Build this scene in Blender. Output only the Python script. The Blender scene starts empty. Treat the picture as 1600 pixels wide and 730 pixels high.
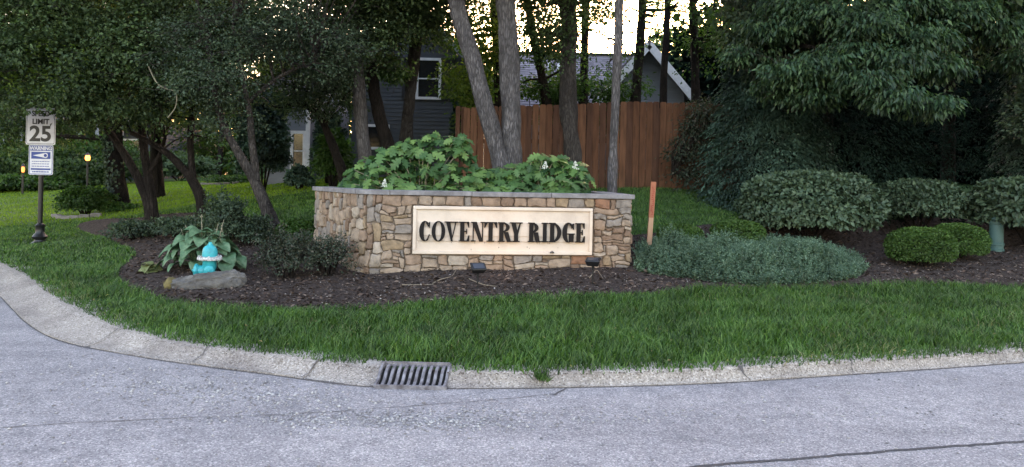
import bpy, bmesh, math, random
import numpy as np
from mathutils import Vector, Matrix, noise as mnoise
rng = np.random.default_rng(7)
random.seed(7)
SC = bpy.context.scene
COL = SC.collection
# ------------------------------------------------------------------ camera, world, sun
F = 1142.0; HX, HY = 800.0, 272.0; ROLL = math.radians(1.2); CZ = 1.6
cd = bpy.data.cameras.new('camera'); cam = bpy.data.objects.new('camera', cd); COL.objects.link(cam)
cd.sensor_width = 36; cd.lens = F*36/1600; cd.shift_y = -(365-HY)/1600; cd.clip_start = .05; cd.clip_end = 3000
cam.matrix_world = Matrix.Translation((0, 0, CZ)) @ Matrix.Rotation(math.radians(90), 4, 'X') @ Matrix.Rotation(ROLL, 4, 'Z')
SC.camera = cam
SUN_EL, SUN_AZ = 7.0, 15.0           # azimuth degrees clockwise from +Y (behind the fence)
w = bpy.data.worlds.new('World'); SC.world = w; w.use_nodes = True
nt = w.node_tree; bg = nt.nodes['Background']
sky = nt.nodes.new('ShaderNodeTexSky'); sky.sky_type = 'NISHITA'; sky.sun_disc = False
sky.sun_elevation = math.radians(SUN_EL); sky.sun_rotation = math.radians(SUN_AZ)
sky.air_density = 1.0; sky.dust_density = 2.5; sky.ozone_density = 0.3
tint = nt.nodes.new('ShaderNodeMix'); tint.data_type = 'RGBA'; tint.blend_type = 'MULTIPLY'; tint.inputs[0].default_value = 1
tint.inputs[7].default_value = (1.09, .955, 1.01, 1)      # the pinkish cast of this dusk sky
nt.links.new(sky.outputs[0], tint.inputs[6]); nt.links.new(tint.outputs[2], bg.inputs[0]); bg.inputs[1].default_value = 0.15
sd = bpy.data.lights.new('sun', 'SUN'); sun = bpy.data.objects.new('sun', sd); COL.objects.link(sun)
sd.energy = 0.15; sd.angle = math.radians(4); sd.color = (1, .72, .5)
_e, _a = math.radians(SUN_EL), math.radians(SUN_AZ)
_dir = Vector((math.sin(_a)*math.cos(_e), math.cos(_a)*math.cos(_e), math.sin(_e)))
sun.rotation_euler = (-_dir).to_track_quat('-Z', 'Y').to_euler(); sun.location = _dir*60
SC.view_settings.view_transform = 'Standard'; SC.view_settings.look = 'None'
SC.view_settings.exposure = 3.5; SC.view_settings.gamma = 1
try:
    SC.cycles.max_bounces = 5; SC.cycles.diffuse_bounces = 3; SC.cycles.transparent_max_bounces = 4
    SC.cycles.sample_clamp_indirect = 3; SC.cycles.use_denoising = True
except Exception: pass

# ------------------------------------------------------------------ survey helpers (photo measurement -> metres)
CA, SA = math.cos(ROLL), math.sin(ROLL)
def P(px, py, D):
    u, v = px-HX, py-HY
    U = u*CA+v*SA; V = -u*SA+v*CA
    return (U*D/F, D, CZ-V*D/F)
def flat(px, py, z=0.0):
    u, v = px-HX, py-HY
    U = u*CA+v*SA; V = -u*SA+v*CA
    D = (CZ-z)*F/V
    return (U*D/F, D)
def m_at(px, D): return px*D/F        # pixels to metres
# curb edges
R_px = [(-330,366),(-160,400),(-60,434),(0,462),(35,500),(70,525),(115,540),(185,552),(240,562),(350,577),(465,591),(530,602),(580,606),(690,608),(850,607),(1060,602),(1165,597),(1340,585),(1475,576),(1600,567),(1900,545),(2600,490)]
G_px = [(-330,352),(-160,372),(-60,392),(0,410),(50,435),(80,462),(135,490),(200,517),(280,537),(390,552),(475,566),(530,566),(605,570),(655,577),(695,581),(850,586),(980,581),(1060,580),(1165,577),(1320,571),(1450,562),(1600,554),(1900,535),(2600,482)]
R_xy = np.array([flat(*p) for p in R_px]); G_xy = np.array([flat(p[0], p[1], .09) for p in G_px])
def resample(P_, n):
    d = np.r_[0, np.cumsum(np.hypot(*np.diff(P_, axis=0).T))]
    s = np.linspace(0, d[-1], n)
    return np.c_[np.interp(s, d, P_[:,0]), np.interp(s, d, P_[:,1])]
def smooth(P_, k=9):
    Q = P_.copy()
    for _ in range(k): Q[1:-1] = (Q[:-2]+2*Q[1:-1]+Q[2:])/4
    return Q
R_xy = smooth(resample(R_xy, 400), 12); G_xy = smooth(resample(G_xy, 400), 12)
def _kerb_pair():
    t = np.gradient(R_xy, axis=0); t /= np.linalg.norm(t, axis=1, keepdims=True); n = np.c_[-t[:,1], t[:,0]]
    n[n[:,1] < 0] *= -1
    d = np.sqrt(((R_xy[:,None]-G_xy[None])**2).sum(2)).min(1); d = np.clip(d, .07, .75)
    for _ in range(25): d[1:-1] = (d[:-2]+2*d[1:-1]+d[2:])/4
    return R_xy+n*d[:,None]
Gp = _kerb_pair(); G_xy = smooth(resample(Gp, 400), 4)
def nearest(pts, line):
    out = np.empty(len(pts)); idx = np.empty(len(pts), int)
    for i0 in range(0, len(pts), 20000):
        q = pts[i0:i0+20000]
        d = (q[:,None,0]-line[None,:,0])**2+(q[:,None,1]-line[None,:,1])**2
        idx[i0:i0+20000] = d.argmin(1); out[i0:i0+20000] = np.sqrt(d.min(1))
    return out, idx
def edgeY(x, line):
    o = np.argsort(line[:,0]); return np.interp(x, line[o,0], line[o,1])
# terrain control points (px,py,depth)
ctl = [P(*c) for c in [(62,385,13.8),(180,350,15),(130,335,18),(0,322,22),(200,297,25),(330,287,27),(450,291,20),(495,293,17),
    (325,455,8.9),(330,487,7.5),(740,478,8.05),(1000,465,8.8),(1350,450,9.6),(1600,448,10.1),(575,432,9.9),(780,428,10.0),(965,422,10.3),
    (1028,293,15.7),(900,295,15.5),(720,295,15.3),(1150,340,13.2),(1010,360,12.3),(1265,378,12.8),(1437,412,11.5),(1555,388,12.9),
    (240,338,15),(320,334,14.5),(425,352,12.6),(-80,345,18)]]
ctl += [(-25,45,.9),(0,45,1.6),(25,45,2.0),(-60,60,.6),(60,60,2.2),(12,16,1.3),(9,12,.5),(14,10,.3),(30,20,1.2),(0,80,1.5),(-40,25,.2),(-25,20,.12),(8,22,1.9),(-6,22,1.3)]
for i in range(60, 400, 25): ctl.append((G_xy[i,0], G_xy[i,1], .09))
ctl = np.array(ctl)
_xy = ctl[:,:2]; _n = len(ctl)
_K = np.hypot(_xy[:,None,0]-_xy[None,:,0], _xy[:,None,1]-_xy[None,:,1])+np.eye(_n)*(-.15)
_A = np.zeros((_n+3, _n+3)); _A[:_n,:_n] = _K; _A[:_n,_n] = 1; _A[:_n,_n+1:] = _xy; _A[_n,:_n] = 1; _A[_n+1:,:_n] = _xy.T
_W = np.linalg.solve(_A, np.r_[ctl[:,2], 0, 0, 0])
Gs = G_xy[::4]
def hz(x, y):
    x = np.atleast_1d(np.asarray(x, float)); y = np.atleast_1d(np.asarray(y, float))
    out = np.empty(len(x))
    for i0 in range(0, len(x), 30000):
        a, b = x[i0:i0+30000], y[i0:i0+30000]
        k = np.hypot(a[:,None]-_xy[None,:,0], b[:,None]-_xy[None,:,1])
        z = k@_W[:_n]+_W[_n]+_W[_n+1]*a+_W[_n+2]*b
        d, _ = nearest(np.c_[a,b], Gs)
        t = np.clip(d/1.2, 0, 1); t = t*t*(3-2*t)
        out[i0:i0+30000] = .088*(1-t)+np.clip(z, .06, 3.5)*t
    return out
def gz(x, y): return float(hz(x, y)[0])
def ray(px, py):
    D = np.linspace(5, 60, 1101)
    u, v = px-HX, py-HY
    U = u*CA+v*SA; V = -u*SA+v*CA
    X = U*D/F; Z = CZ-V*D/F
    h = hz(X, D); k = np.argmax(Z < h)
    if Z[k] >= h[k]: k = len(D)-1
    return float(X[k]), float(D[k])
def G(px, D):      # ground point under a picture column at a given depth
    py = 300.
    for _ in range(6):
        X, Y, _z = P(px, py, D); z = gz(X, Y)
        v = (CZ-z)*F/D; py = HY+(v*CA+(px-HX)*SA)
    return Vector((X, Y, z))

# ------------------------------------------------------------------ object helpers
def link(o, parent=None, **kw):
    COL.objects.link(o)
    if parent is not None: o.parent = parent
    for k, v in kw.items():
        if v: o[k] = v
    return o
def thing(name, label, cat, loc=(0,0,0), group=None, rz=0):
    o = bpy.data.objects.new(name, None); o.location = loc; o.rotation_euler = (0,0,rz); o.empty_display_size = .1
    return link(o, None, label=label, category=cat, group=group)
def obj(name, me, parent=None, mat=None, **kw):
    if mat is not None:
        me.materials.clear(); me.materials.append(mat)
    return link(bpy.data.objects.new(name, me), parent, **kw)
def mesh_np(name, V, Fc, sm=False):
    V = np.asarray(V, np.float32); Fc = np.asarray(Fc, np.int32)
    k = Fc.shape[1]; me = bpy.data.meshes.new(name)
    me.vertices.add(len(V)); me.vertices.foreach_set('co', V.ravel())
    me.loops.add(Fc.size); me.loops.foreach_set('vertex_index', Fc.ravel())
    me.polygons.add(len(Fc)); me.polygons.foreach_set('loop_start', np.arange(0, Fc.size, k, dtype=np.int32))
    try: me.polygons.foreach_set('loop_total', np.full(len(Fc), k, np.int32))
    except Exception: pass
    if sm: me.polygons.foreach_set('use_smooth', np.ones(len(Fc), bool))
    me.update(calc_edges=True); return me
class B:
    """small mesh collector"""
    def __init__(s): s.v = []; s.f = []
    def add(s, V, Fs):
        n = len(s.v); s.v += [tuple(p) for p in V]; s.f += [tuple(i+n for i in f) for f in Fs]; return s
    def box(s, c, d, M=None):
        x, y, z = [q/2 for q in d]
        V = [Vector((a*x, b*y, e*z)) for a in (-1,1) for b in (-1,1) for e in (-1,1)]
        if M is not None: V = [M @ p for p in V]
        V = [p+Vector(c) for p in V]
        return s.add(V, [(0,1,3,2),(4,6,7,5),(0,4,5,1),(2,3,7,6),(0,2,6,4),(1,5,7,3)])
    def beam(s, a, b, wd, ht, up=(0,0,1)):
        a, b = Vector(a), Vector(b); d = (b-a); L = d.length; d.normalize()
        u = Vector(up); x = d.cross(u).normalized(); z = x.cross(d).normalized()
        M = Matrix((x, d, z)).transposed()
        return s.box((a+b)/2, (wd, L, ht), M)
    def tube(s, pts, rad, n=8, cap=True, jit=0, M=None):
        pts = [Vector(p) for p in pts]; rings = []
        up = Vector((0,0,1))
        for i, p in enumerate(pts):
            d = (pts[min(i+1, len(pts)-1)]-pts[max(i-1, 0)]).normalized()
            a = d.cross(Vector((0,1,.01))) if abs(d.y) < .9 else d.cross(Vector((1,0,0)))
            a.normalize(); b = d.cross(a).normalized()
            r = rad[i] if hasattr(rad, '__len__') else rad
            rings.append([p+(a*math.cos(t)+b*math.sin(t))*r*(1+jit*(mnoise.noise(Vector((p.x*3+math.cos(t)*2, p.y*3+math.sin(t)*2, p.z*2.2))))) for t in [2*math.pi*k/n for k in range(n)]])
        V = [q for r in rings for q in r]; Fs = []
        for i in range(len(rings)-1):
            for k in range(n):
                Fs.append((i*n+k, i*n+(k+1)%n, (i+1)*n+(k+1)%n, (i+1)*n+k))
        if cap: Fs.append(tuple(range(n))[::-1]); Fs.append(tuple((len(rings)-1)*n+k for k in range(n)))
        if M is not None: V = [M @ q for q in V]
        return s.add(V, Fs)
    def lathe(s, prof, n=24, M=None, c=(0,0,0)):
        V = [Vector((r*math.cos(2*math.pi*k/n), r*math.sin(2*math.pi*k/n), z)) for r, z in prof for k in range(n)]
        if M is not None: V = [M @ q for q in V]
        V = [q+Vector(c) for q in V]
        Fs = [(i*n+k, i*n+(k+1)%n, (i+1)*n+(k+1)%n, (i+1)*n+k) for i in range(len(prof)-1) for k in range(n)]
        Fs += [tuple(range(n))[::-1], tuple((len(prof)-1)*n+k for k in range(n))]
        return s.add(V, Fs)
    def prism(s, poly, y0, y1):           # polygon in x,z extruded along y
        n = len(poly); V = [(x, y0, z) for x, z in poly]+[(x, y1, z) for x, z in poly]
        return s.add(V, [tuple(range(n)), tuple(range(n, 2*n))[::-1]]+[(i, i+n, (i+1)%n+n, (i+1)%n) for i in range(n)])
    def mesh(s, name, sm=False, bev=0):
        me = bpy.data.meshes.new(name); me.from_pydata([tuple(p) for p in s.v], [], s.f); me.update()
        bm = bmesh.new(); bm.from_mesh(me)
        bmesh.ops.recalc_face_normals(bm, faces=bm.faces[:])
        if bev: bmesh.ops.bevel(bm, geom=bm.edges[:], offset=bev, segments=1, affect='EDGES')
        if sm:
            for f in bm.faces: f.smooth = True
            for e in bm.edges:
                if len(e.link_faces) == 2 and e.calc_face_angle(0) > .7: e.smooth = False
        bm.to_mesh(me); bm.free(); return me
    def obj(s, name, mat, parent=None, sm=False, bev=0, **kw): return obj(name, s.mesh(name, sm, bev), parent, mat, **kw)

# ------------------------------------------------------------------ materials
def _new(name):
    m = bpy.data.materials.new(name); m.use_nodes = True; n = m.node_tree
    return m, n, n.nodes['Principled BSDF']
def _noise(n, scale, vec, detail=6, rough=.6, dist=0):
    t = n.nodes.new('ShaderNodeTexNoise'); t.inputs['Scale'].default_value = scale; t.inputs['Detail'].default_value = detail
    t.inputs['Roughness'].default_value = rough; t.inputs['Distortion'].default_value = dist
    n.links.new(vec, t.inputs['Vector']); return t
def _ramp(n, fac, stops):
    r = n.nodes.new('ShaderNodeValToRGB'); e = r.color_ramp.elements
    while len(e) < len(stops): e.new(.5)
    for i, (p, c) in enumerate(stops): e[i].position = p; e[i].color = (*c, 1)
    n.links.new(fac, r.inputs[0]); return r
def _coords(n, sc=(1,1,1), world=True):
    mp = n.nodes.new('ShaderNodeMapping'); mp.inputs['Scale'].default_value = sc
    if world: g = n.nodes.new('ShaderNodeNewGeometry'); n.links.new(g.outputs['Position'], mp.inputs[0])
    else: g = n.nodes.new('ShaderNodeTexCoord'); n.links.new(g.outputs['Object'], mp.inputs[0])
    return mp.outputs[0]
def _mix(n, fac, a, b, mode='MIX'):
    x = n.nodes.new('ShaderNodeMix'); x.data_type = 'RGBA'; x.blend_type = mode
    for s, v in ((x.inputs[0], fac), (x.inputs[6], a), (x.inputs[7], b)):
        if hasattr(v, 'is_output'): n.links.new(v, s)
        elif isinstance(v, (int, float)): s.default_value = v
        else: s.default_value = (*v, 1)
    return x.outputs[2]
def _bump(n, bs, h, st, dist=.02):
    b = n.nodes.new('ShaderNodeBump'); b.inputs['Strength'].default_value = st; b.inputs['Distance'].default_value = dist
    n.links.new(h, b.inputs['Height']); n.links.new(b.outputs[0], bs.inputs['Normal'])
def mat(name, cols, scale=8, rough=.8, bump=.3, bscale=40, sc=(1,1,1), spec=.3, metal=0, island=.0, dist=.01, world=True):
    m, n, bs = _new(name); co = _coords(n, sc, world)
    t = _noise(n, scale, co); k = len(cols)
    r = _ramp(n, t.outputs[0], [(.3+.4*i/(max(k-1,1)), c) for i, c in enumerate(cols)])
    c = r.outputs[0]
    if island:
        g = n.nodes.new('ShaderNodeNewGeometry'); hs = n.nodes.new('ShaderNodeMapRange'); hs.inputs[3].default_value = 1-island; hs.inputs[4].default_value = 1+island
        n.links.new(g.outputs['Random Per Island'], hs.inputs[0])
        c = _mix(n, 1., c, hs.outputs[0], 'MULTIPLY')
    n.links.new(c, bs.inputs['Base Color']); bs.inputs['Roughness'].default_value = rough
    bs.inputs['Specular IOR Level'].default_value = spec; bs.inputs['Metallic'].default_value = metal
    if bump: _bump(n, bs, _noise(n, bscale, co).outputs[0], bump, dist)
    return m
def leafmat(name, cols, rough=.5, trans=.3, spec=.3, big=1.2, amt=.35):
    m, n, bs = _new(name)
    g = n.nodes.new('ShaderNodeNewGeometry'); k = len(cols)
    r = _ramp(n, g.outputs['Random Per Island'], [(i/(max(k-1,1)), c) for i, c in enumerate(cols)])
    t = _noise(n, big, _coords(n), 3)
    mr = n.nodes.new('ShaderNodeMapRange'); mr.inputs[1].default_value = .3; mr.inputs[2].default_value = .7; mr.inputs[3].default_value = 1-amt; mr.inputs[4].default_value = 1+amt
    n.links.new(t.outputs[0], mr.inputs[0]); c = _mix(n, 1., r.outputs[0], mr.outputs[0], 'MULTIPLY')
    n.links.new(c, bs.inputs['Base Color']); bs.inputs['Roughness'].default_value = rough; bs.inputs['Specular IOR Level'].default_value = spec
    if trans:
        tr = n.nodes.new('ShaderNodeBsdfTranslucent'); n.links.new(_mix(n, 1., c, (1.1,1.25,.55), 'MULTIPLY'), tr.inputs[0])
        ms = n.nodes.new('ShaderNodeMixShader'); ms.inputs[0].default_value = trans
        n.links.new(bs.outputs[0], ms.inputs[1]); n.links.new(tr.outputs[0], ms.inputs[2])
        n.links.new(ms.outputs[0], n.nodes['Material Output'].inputs[0])
    return m
def emit(name, col, st):
    m, n, bs = _new(name); bs.inputs['Base Color'].default_value = (*col, 1); bs.inputs['Emission Color'].default_value = (*col, 1); bs.inputs['Emission Strength'].default_value = st
    return m
def plain(name, col, rough=.5, metal=0, spec=.4):
    return mat(name, [tuple(.85*c for c in col), tuple(min(1, 1.12*c) for c in col)], 6, rough, .12, 60, spec=spec, metal=metal)

# road: worn grey asphalt with pale aggregate
M = {}
def road_mat():
    m, n, bs = _new('asphalt'); co = _coords(n)
    big = _ramp(n, _noise(n, .45, co, 5, .6, .5).outputs[0], [(.3,(.225,.216,.227)),(.5,(.277,.265,.274)),(.7,(.335,.32,.325))])
    lane = _ramp(n, _noise(n, 1., _coords(n, (.12, .9, 1)), 4, .6, .3).outputs[0], [(.35,(.88,.88,.89)),(.65,(1.1,1.1,1.1))])
    mid = _ramp(n, _noise(n, 5, co, 6, .7).outputs[0], [(.3,(.78,.78,.78)),(.7,(1.18,1.17,1.15))])
    v = n.nodes.new('ShaderNodeTexVoronoi'); v.inputs['Scale'].default_value = 110; n.links.new(co, v.inputs['Vector'])
    hs = n.nodes.new('ShaderNodeSeparateColor'); n.links.new(v.outputs['Color'], hs.inputs[0])
    sp = _ramp(n, hs.outputs[0], [(0,(.5,.5,.52)),(.2,(.82,.82,.83)),(.75,(1.05,1.05,1.05)),(1,(1.7,1.66,1.6))])
    c = _mix(n, 1., _mix(n, 1., _mix(n, 1., big.outputs[0], lane.outputs[0], 'MULTIPLY'), mid.outputs[0], 'MULTIPLY'), sp.outputs[0], 'MULTIPLY')
    n.links.new(c, bs.inputs['Base Color']); bs.inputs['Roughness'].default_value = .9; bs.inputs['Specular IOR Level'].default_value = .2
    a = n.nodes.new('ShaderNodeMath'); a.operation = 'ADD'; n.links.new(v.outputs['Distance'], a.inputs[0]); n.links.new(_noise(n, 30, co).outputs[0], a.inputs[1])
    _bump(n, bs, a.outputs[0], .8, .006); return m
M['road'] = road_mat()
def curb_mat():
    m, n, bs = _new('curb_concrete'); co = _coords(n)
    big = _ramp(n, _noise(n, 1.6, co, 6, .65, .4).outputs[0], [(.3,(.24,.215,.2)),(.5,(.34,.31,.285)),(.72,(.43,.395,.36))])
    v = n.nodes.new('ShaderNodeTexVoronoi'); v.inputs['Scale'].default_value = 95; n.links.new(co, v.inputs['Vector'])
    hs = n.nodes.new('ShaderNodeSeparateColor'); n.links.new(v.outputs['Color'], hs.inputs[0])
    sp = _ramp(n, hs.outputs[0], [(0,(.5,.46,.42)),(.25,(.85,.84,.82)),(.8,(1.08,1.06,1.04)),(1,(1.5,1.5,1.5))])
    c = _mix(n, 1., big.outputs[0], sp.outputs[0], 'MULTIPLY'); n.links.new(c, bs.inputs['Base Color'])
    bs.inputs['Roughness'].default_value = .92; bs.inputs['Specular IOR Level'].default_value = .2
    a = n.nodes.new('ShaderNodeMath'); a.operation = 'ADD'; n.links.new(v.outputs['Distance'], a.inputs[0]); n.links.new(_noise(n, 14, co).outputs[0], a.inputs[1])
    _bump(n, bs, a.outputs[0], .9, .01); return m
M['curb'] = curb_mat()
M['lawn'] = mat('lawn_soil', [(.02,.045,.012),(.035,.075,.016),(.05,.095,.02)], 1.2, .95, .6, 60, dist=.02)
M['mulch'] = mat('mulch', [(.022,.015,.013),(.045,.032,.027),(.075,.055,.048)], 22, .95, 1, 60, dist=.03)
M['chip'] = leafmat('mulch_chip', [(.017,.011,.009),(.037,.025,.018),(.063,.043,.034),(.1,.07,.055),(.175,.135,.11)], .85, 0, .15)
M['grass'] = leafmat('grass_blade', [(.019,.048,.01),(.038,.087,.015),(.062,.128,.024),(.115,.185,.05)], .45, .3, .3, 2.2, .42)
M['grass_far'] = leafmat('far_grass_blade', [(.09,.155,.012),(.125,.205,.015),(.15,.235,.022)], .6, .35, .2, .35, .22)
def bark(name, cols):
    m, n, bs = _new(name); co = _coords(n, (1,1,.2))
    a = _noise(n, 20, co, 8, .7, .6); v = n.nodes.new('ShaderNodeTexVoronoi'); v.feature = 'DISTANCE_TO_EDGE'; v.inputs['Scale'].default_value = 32
    ad = n.nodes.new('ShaderNodeVectorMath'); ad.operation = 'ADD'; sc2 = n.nodes.new('ShaderNodeVectorMath'); sc2.operation = 'SCALE'; sc2.inputs['Scale'].default_value = .06
    n.links.new(a.outputs['Color'], sc2.inputs[0]); n.links.new(co, ad.inputs[0]); n.links.new(sc2.outputs[0], ad.inputs[1]); n.links.new(ad.outputs[0], v.inputs['Vector'])
    cr = _ramp(n, v.outputs['Distance'], [(0,(.45,.45,.45)),(.2,(1,1,1))])
    base = _ramp(n, _noise(n, 5, _coords(n, (1,1,.5)), 8, .7).outputs[0], [(.3,cols[0]),(.5,cols[1]),(.7,cols[2])])
    n.links.new(_mix(n, .8, base.outputs[0], cr.outputs[0], 'MULTIPLY'), bs.inputs['Base Color']); bs.inputs['Roughness'].default_value = .92; bs.inputs['Specular IOR Level'].default_value = .15
    mt_ = n.nodes.new('ShaderNodeMath'); mt_.operation = 'ADD'; n.links.new(cr.outputs[0], mt_.inputs[0]); n.links.new(a.outputs[0], mt_.inputs[1])
    _bump(n, bs, mt_.outputs[0], 1, .03); return m
M['bark_grey'] = bark('grey_bark', [(.085,.078,.078),(.14,.13,.13),(.2,.185,.185)])
M['bark_dark'] = bark('dark_bark', [(.014,.011,.01),(.026,.021,.018),(.042,.034,.03)])
M['bark_mid'] = bark('brown_grey_bark', [(.04,.035,.032),(.065,.057,.052),(.1,.088,.08)])
M['leaf_canopy'] = leafmat('small_dark_leaf', [(.035,.058,.028),(.05,.08,.036),(.07,.108,.046),(.1,.145,.058)], .55, .35, .25, 1.5, .7)
M['leaf_teal'] = leafmat('blue_green_leaf', [(.028,.048,.03),(.052,.08,.048),(.088,.12,.072)], .55, .3, .3, 1.4, .6)
M['leaf_yel'] = leafmat('yellow_green_leaf', [(.05,.09,.014),(.09,.14,.02),(.14,.19,.03)], .5, .45, .3, 1, .3)
M['leaf_mid'] = leafmat('mid_green_leaf', [(.025,.055,.012),(.04,.085,.018),(.06,.115,.025)], .5, .4, .3, 1, .35)
M['leaf_wood'] = leafmat('far_wood_leaf', [(.02,.04,.014),(.035,.065,.022),(.055,.095,.032),(.08,.12,.04)], .6, .35, .2, .22, .5)
M['leaf_shade'] = leafmat('painted_shade_leaf', [(.003,.007,.005),(.005,.011,.007),(.008,.016,.01)], 1, 0, .02, .3, .4)  # near-black colour paints in the deep shade of the right-hand woods
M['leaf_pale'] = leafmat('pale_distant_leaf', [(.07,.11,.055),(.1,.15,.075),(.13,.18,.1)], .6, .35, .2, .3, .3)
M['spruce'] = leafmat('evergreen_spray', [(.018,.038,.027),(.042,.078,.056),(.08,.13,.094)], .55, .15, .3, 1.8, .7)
M['spruce_shade'] = leafmat('shade_painted_spray', [(.006,.014,.01),(.012,.024,.017),(.02,.036,.026)], .9, .02, .05, 1.8, .5)  # darker copy of the evergreen spray, backdrop shade put into its colour
M['leaf_right'] = leafmat('drooping_leaf', [(.02,.045,.025),(.038,.075,.036),(.075,.125,.05)], .45, .25, .3, 2.0, .6)
M['hedge'] = leafmat('hedge_leaf', [(.04,.066,.038),(.06,.095,.055),(.088,.13,.075)], .5, .15, .3, 2, .25)
M['box'] = leafmat('boxwood_leaf', [(.03,.065,.012),(.05,.1,.018),(.08,.14,.03)], .5, .25, .3, 2.5, .3)
M['cat'] = leafmat('grey_green_leaf', [(.05,.095,.06),(.1,.165,.11),(.2,.28,.2)], .65, .25, .2, 2.2, .3)
M['barb'] = leafmat('dull_shrub_leaf', [(.02,.03,.02),(.035,.05,.033),(.055,.07,.048),(.08,.07,.055)], .6, .2, .2, 2.2, .4)
M['hyd'] = leafmat('hydrangea_leaf', [(.05,.12,.035),(.075,.165,.05),(.11,.21,.07)], .48, .3, .35, 1.6, .25)
def hydmat():
    m = leafmat('hydrangea_leaf', [(.05,.12,.035),(.075,.165,.05),(.11,.21,.07)], .48, .3, .35, 1.6, .25); n = m.node_tree
    rp = [x for x in n.nodes if x.type == 'VALTORGB'][0]; oi = n.nodes.new('ShaderNodeObjectInfo')
    rp.color_ramp.elements[0].color = (.045,.1,.035,1); rp.color_ramp.elements[1].color = (.085,.165,.05,1); rp.color_ramp.elements[2].color = (.16,.26,.075,1)
    n.links.new(oi.outputs['Random'], rp.inputs[0]); return m
M['hyd_one'] = hydmat()
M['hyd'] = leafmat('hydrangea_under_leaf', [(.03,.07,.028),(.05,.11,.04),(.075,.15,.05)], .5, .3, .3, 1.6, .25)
M['hosta'] = mat('hosta_leaf', [(.045,.1,.05),(.08,.15,.075),(.14,.21,.12)], 14, .5, .3, 30, spec=.35, world=True)
M['hosta_y'] = mat('yellowing_hosta_leaf', [(.1,.13,.05),(.17,.18,.07)], 9, .55, .3, 30)
M['stalk'] = mat('dry_stalk', [(.16,.15,.1),(.26,.24,.17)], 20, .8, .2)
M['white_flower'] = plain('white_flower', (.5,.52,.44), .7)
STONES = [mat('stone_%s' % nm, [tuple(.62*c for c in col), col, tuple(1.25*c for c in col)], 11, .88, .9, 26, spec=.2, dist=.015) for nm, col in
    [('tan',(.25,.18,.13)),('buff',(.285,.22,.165)),('grey',(.215,.185,.16)),('brown',(.175,.12,.085)),('ochre',(.25,.185,.12)),('pale',(.325,.27,.215)),('rust',(.22,.12,.075))]]
M['mortar'] = mat('mortar', [(.11,.085,.068),(.18,.145,.115)], 15, .95, .6, 60)  # tan mortar darkened so the joints carry the stones' shadow lines
M['cap'] = mat('cap_slate', [(.13,.125,.13),(.2,.19,.195),(.28,.27,.275)], 7, .85, .5, 50, spec=.25)
M['panel'] = mat('sign_paint', [(.5,.415,.34),(.6,.505,.415),(.65,.55,.46)], 3, .7, .25, 30, spec=.3)
M['letter'] = plain('letter_black', (.008,.006,.006), .6, 0, .2)
M['black'] = plain('black_metal', (.012,.012,.013), .4)
M['solar'] = plain('solar_glass', (.03,.035,.05), .12, 0, .6)
M['signwhite'] = plain('sign_white', (.62,.62,.66), .45)
M['signblue'] = plain('sign_blue', (.02,.05,.24), .45)
M['teal'] = mat('hydrant_paint', [(.02,.24,.28),(.035,.34,.385),(.05,.4,.45)], 12, .42, .2, 50, spec=.45)
M['rust'] = mat('flange_worn', [(.12,.07,.05),(.45,.45,.45),(.7,.7,.7)], 45, .7, .6, 80)
M['rock'] = mat('boulder', [(.06,.056,.052),(.12,.113,.105),(.2,.19,.175)], 6, .92, 1, 22, spec=.15, dist=.03)
M['lichen'] = mat('rock_lichen', [(.1,.085,.035),(.19,.15,.06)], 20, .95, .6, 60)
M['iron'] = mat('cast_iron', [(.07,.06,.065),(.17,.16,.175),(.3,.29,.31)], 16, .6, .5, 60, spec=.5, metal=.35)
M['void'] = plain('drain_shade', (.008,.008,.008), .9)
M['fence'] = [mat('fence_board_%s' % k, [tuple(.6*x for x in c), c, tuple(1.3*x for x in c)], 5, .85, .6, 26, (4,4,.5), .15) for k, c in
    (('a',(.1,.048,.028)),('b',(.075,.038,.025)),('c',(.125,.062,.036)))]
M['stake'] = mat('stake_wood', [(.33,.2,.12),(.44,.28,.18)], 8, .8, .4, 30, (3,3,.5))
M['stake_pink'] = mat('stake_orange_paint', [(.27,.1,.055),(.36,.145,.08)], 12, .8, .3, 40)
M['stake_ink'] = plain('stake_ink', (.25,.02,.02), .7)
M['siding_dark'] = mat('dark_grey_siding', [(.05,.056,.066),(.075,.083,.096)], 3, .8, .4, 30, (.3,.3,3))
M['siding_blue'] = mat('blue_grey_siding', [(.14,.155,.18),(.2,.215,.245)], 3, .8, .4, 30, (.3,.3,3))
M['siding_pale'] = mat('pale_siding', [(.16,.175,.21),(.23,.25,.29)], 3, .8, .3, 30, (.3,.3,3))
M['trim'] = plain('white_trim', (.68,.68,.7), .6)
M['glass'] = plain('window_glass', (.012,.014,.018), .08, 0, .6)
M['shutter'] = plain('black_shutter', (.012,.012,.014), .6)
M['roof'] = mat('grey_shingle', [(.11,.1,.115),(.17,.155,.175),(.24,.22,.245)], 30, .9, .5, 50, island=.25, sc=(1,1,2))
M['roof_dark'] = mat('dark_shingle', [(.03,.03,.033),(.06,.06,.064)], 30, .9, .5, 50)
M['pvc'] = plain('green_plastic', (.05,.1,.09), .6)
M['stick'] = mat('dry_stick', [(.16,.125,.09),(.3,.25,.19)], 30, .85, .3)
M['brickedge'] = mat('edging_stone', [(.12,.11,.1),(.22,.2,.185)], 9, .9, .5)
M['seam'] = mat('tar_seam', [(.035,.035,.04),(.06,.06,.065)], 20, .7, .4)
M['crack'] = mat('crack_dirt', [(.07,.065,.065),(.12,.11,.11)], 20, .95, .4)
M['crack2'] = mat('faint_crack', [(.12,.115,.115),(.18,.17,.17)], 20, .95, .4)
M['gravel'] = leafmat('gravel_stone', [(.15,.145,.15),(.24,.23,.235),(.33,.32,.32),(.45,.44,.43)], .85, 0, .2, 3, .1)
M['litter'] = leafmat('leaf_litter', [(.03,.02,.015),(.06,.042,.03),(.1,.075,.055)], .9, 0, .1)

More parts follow.
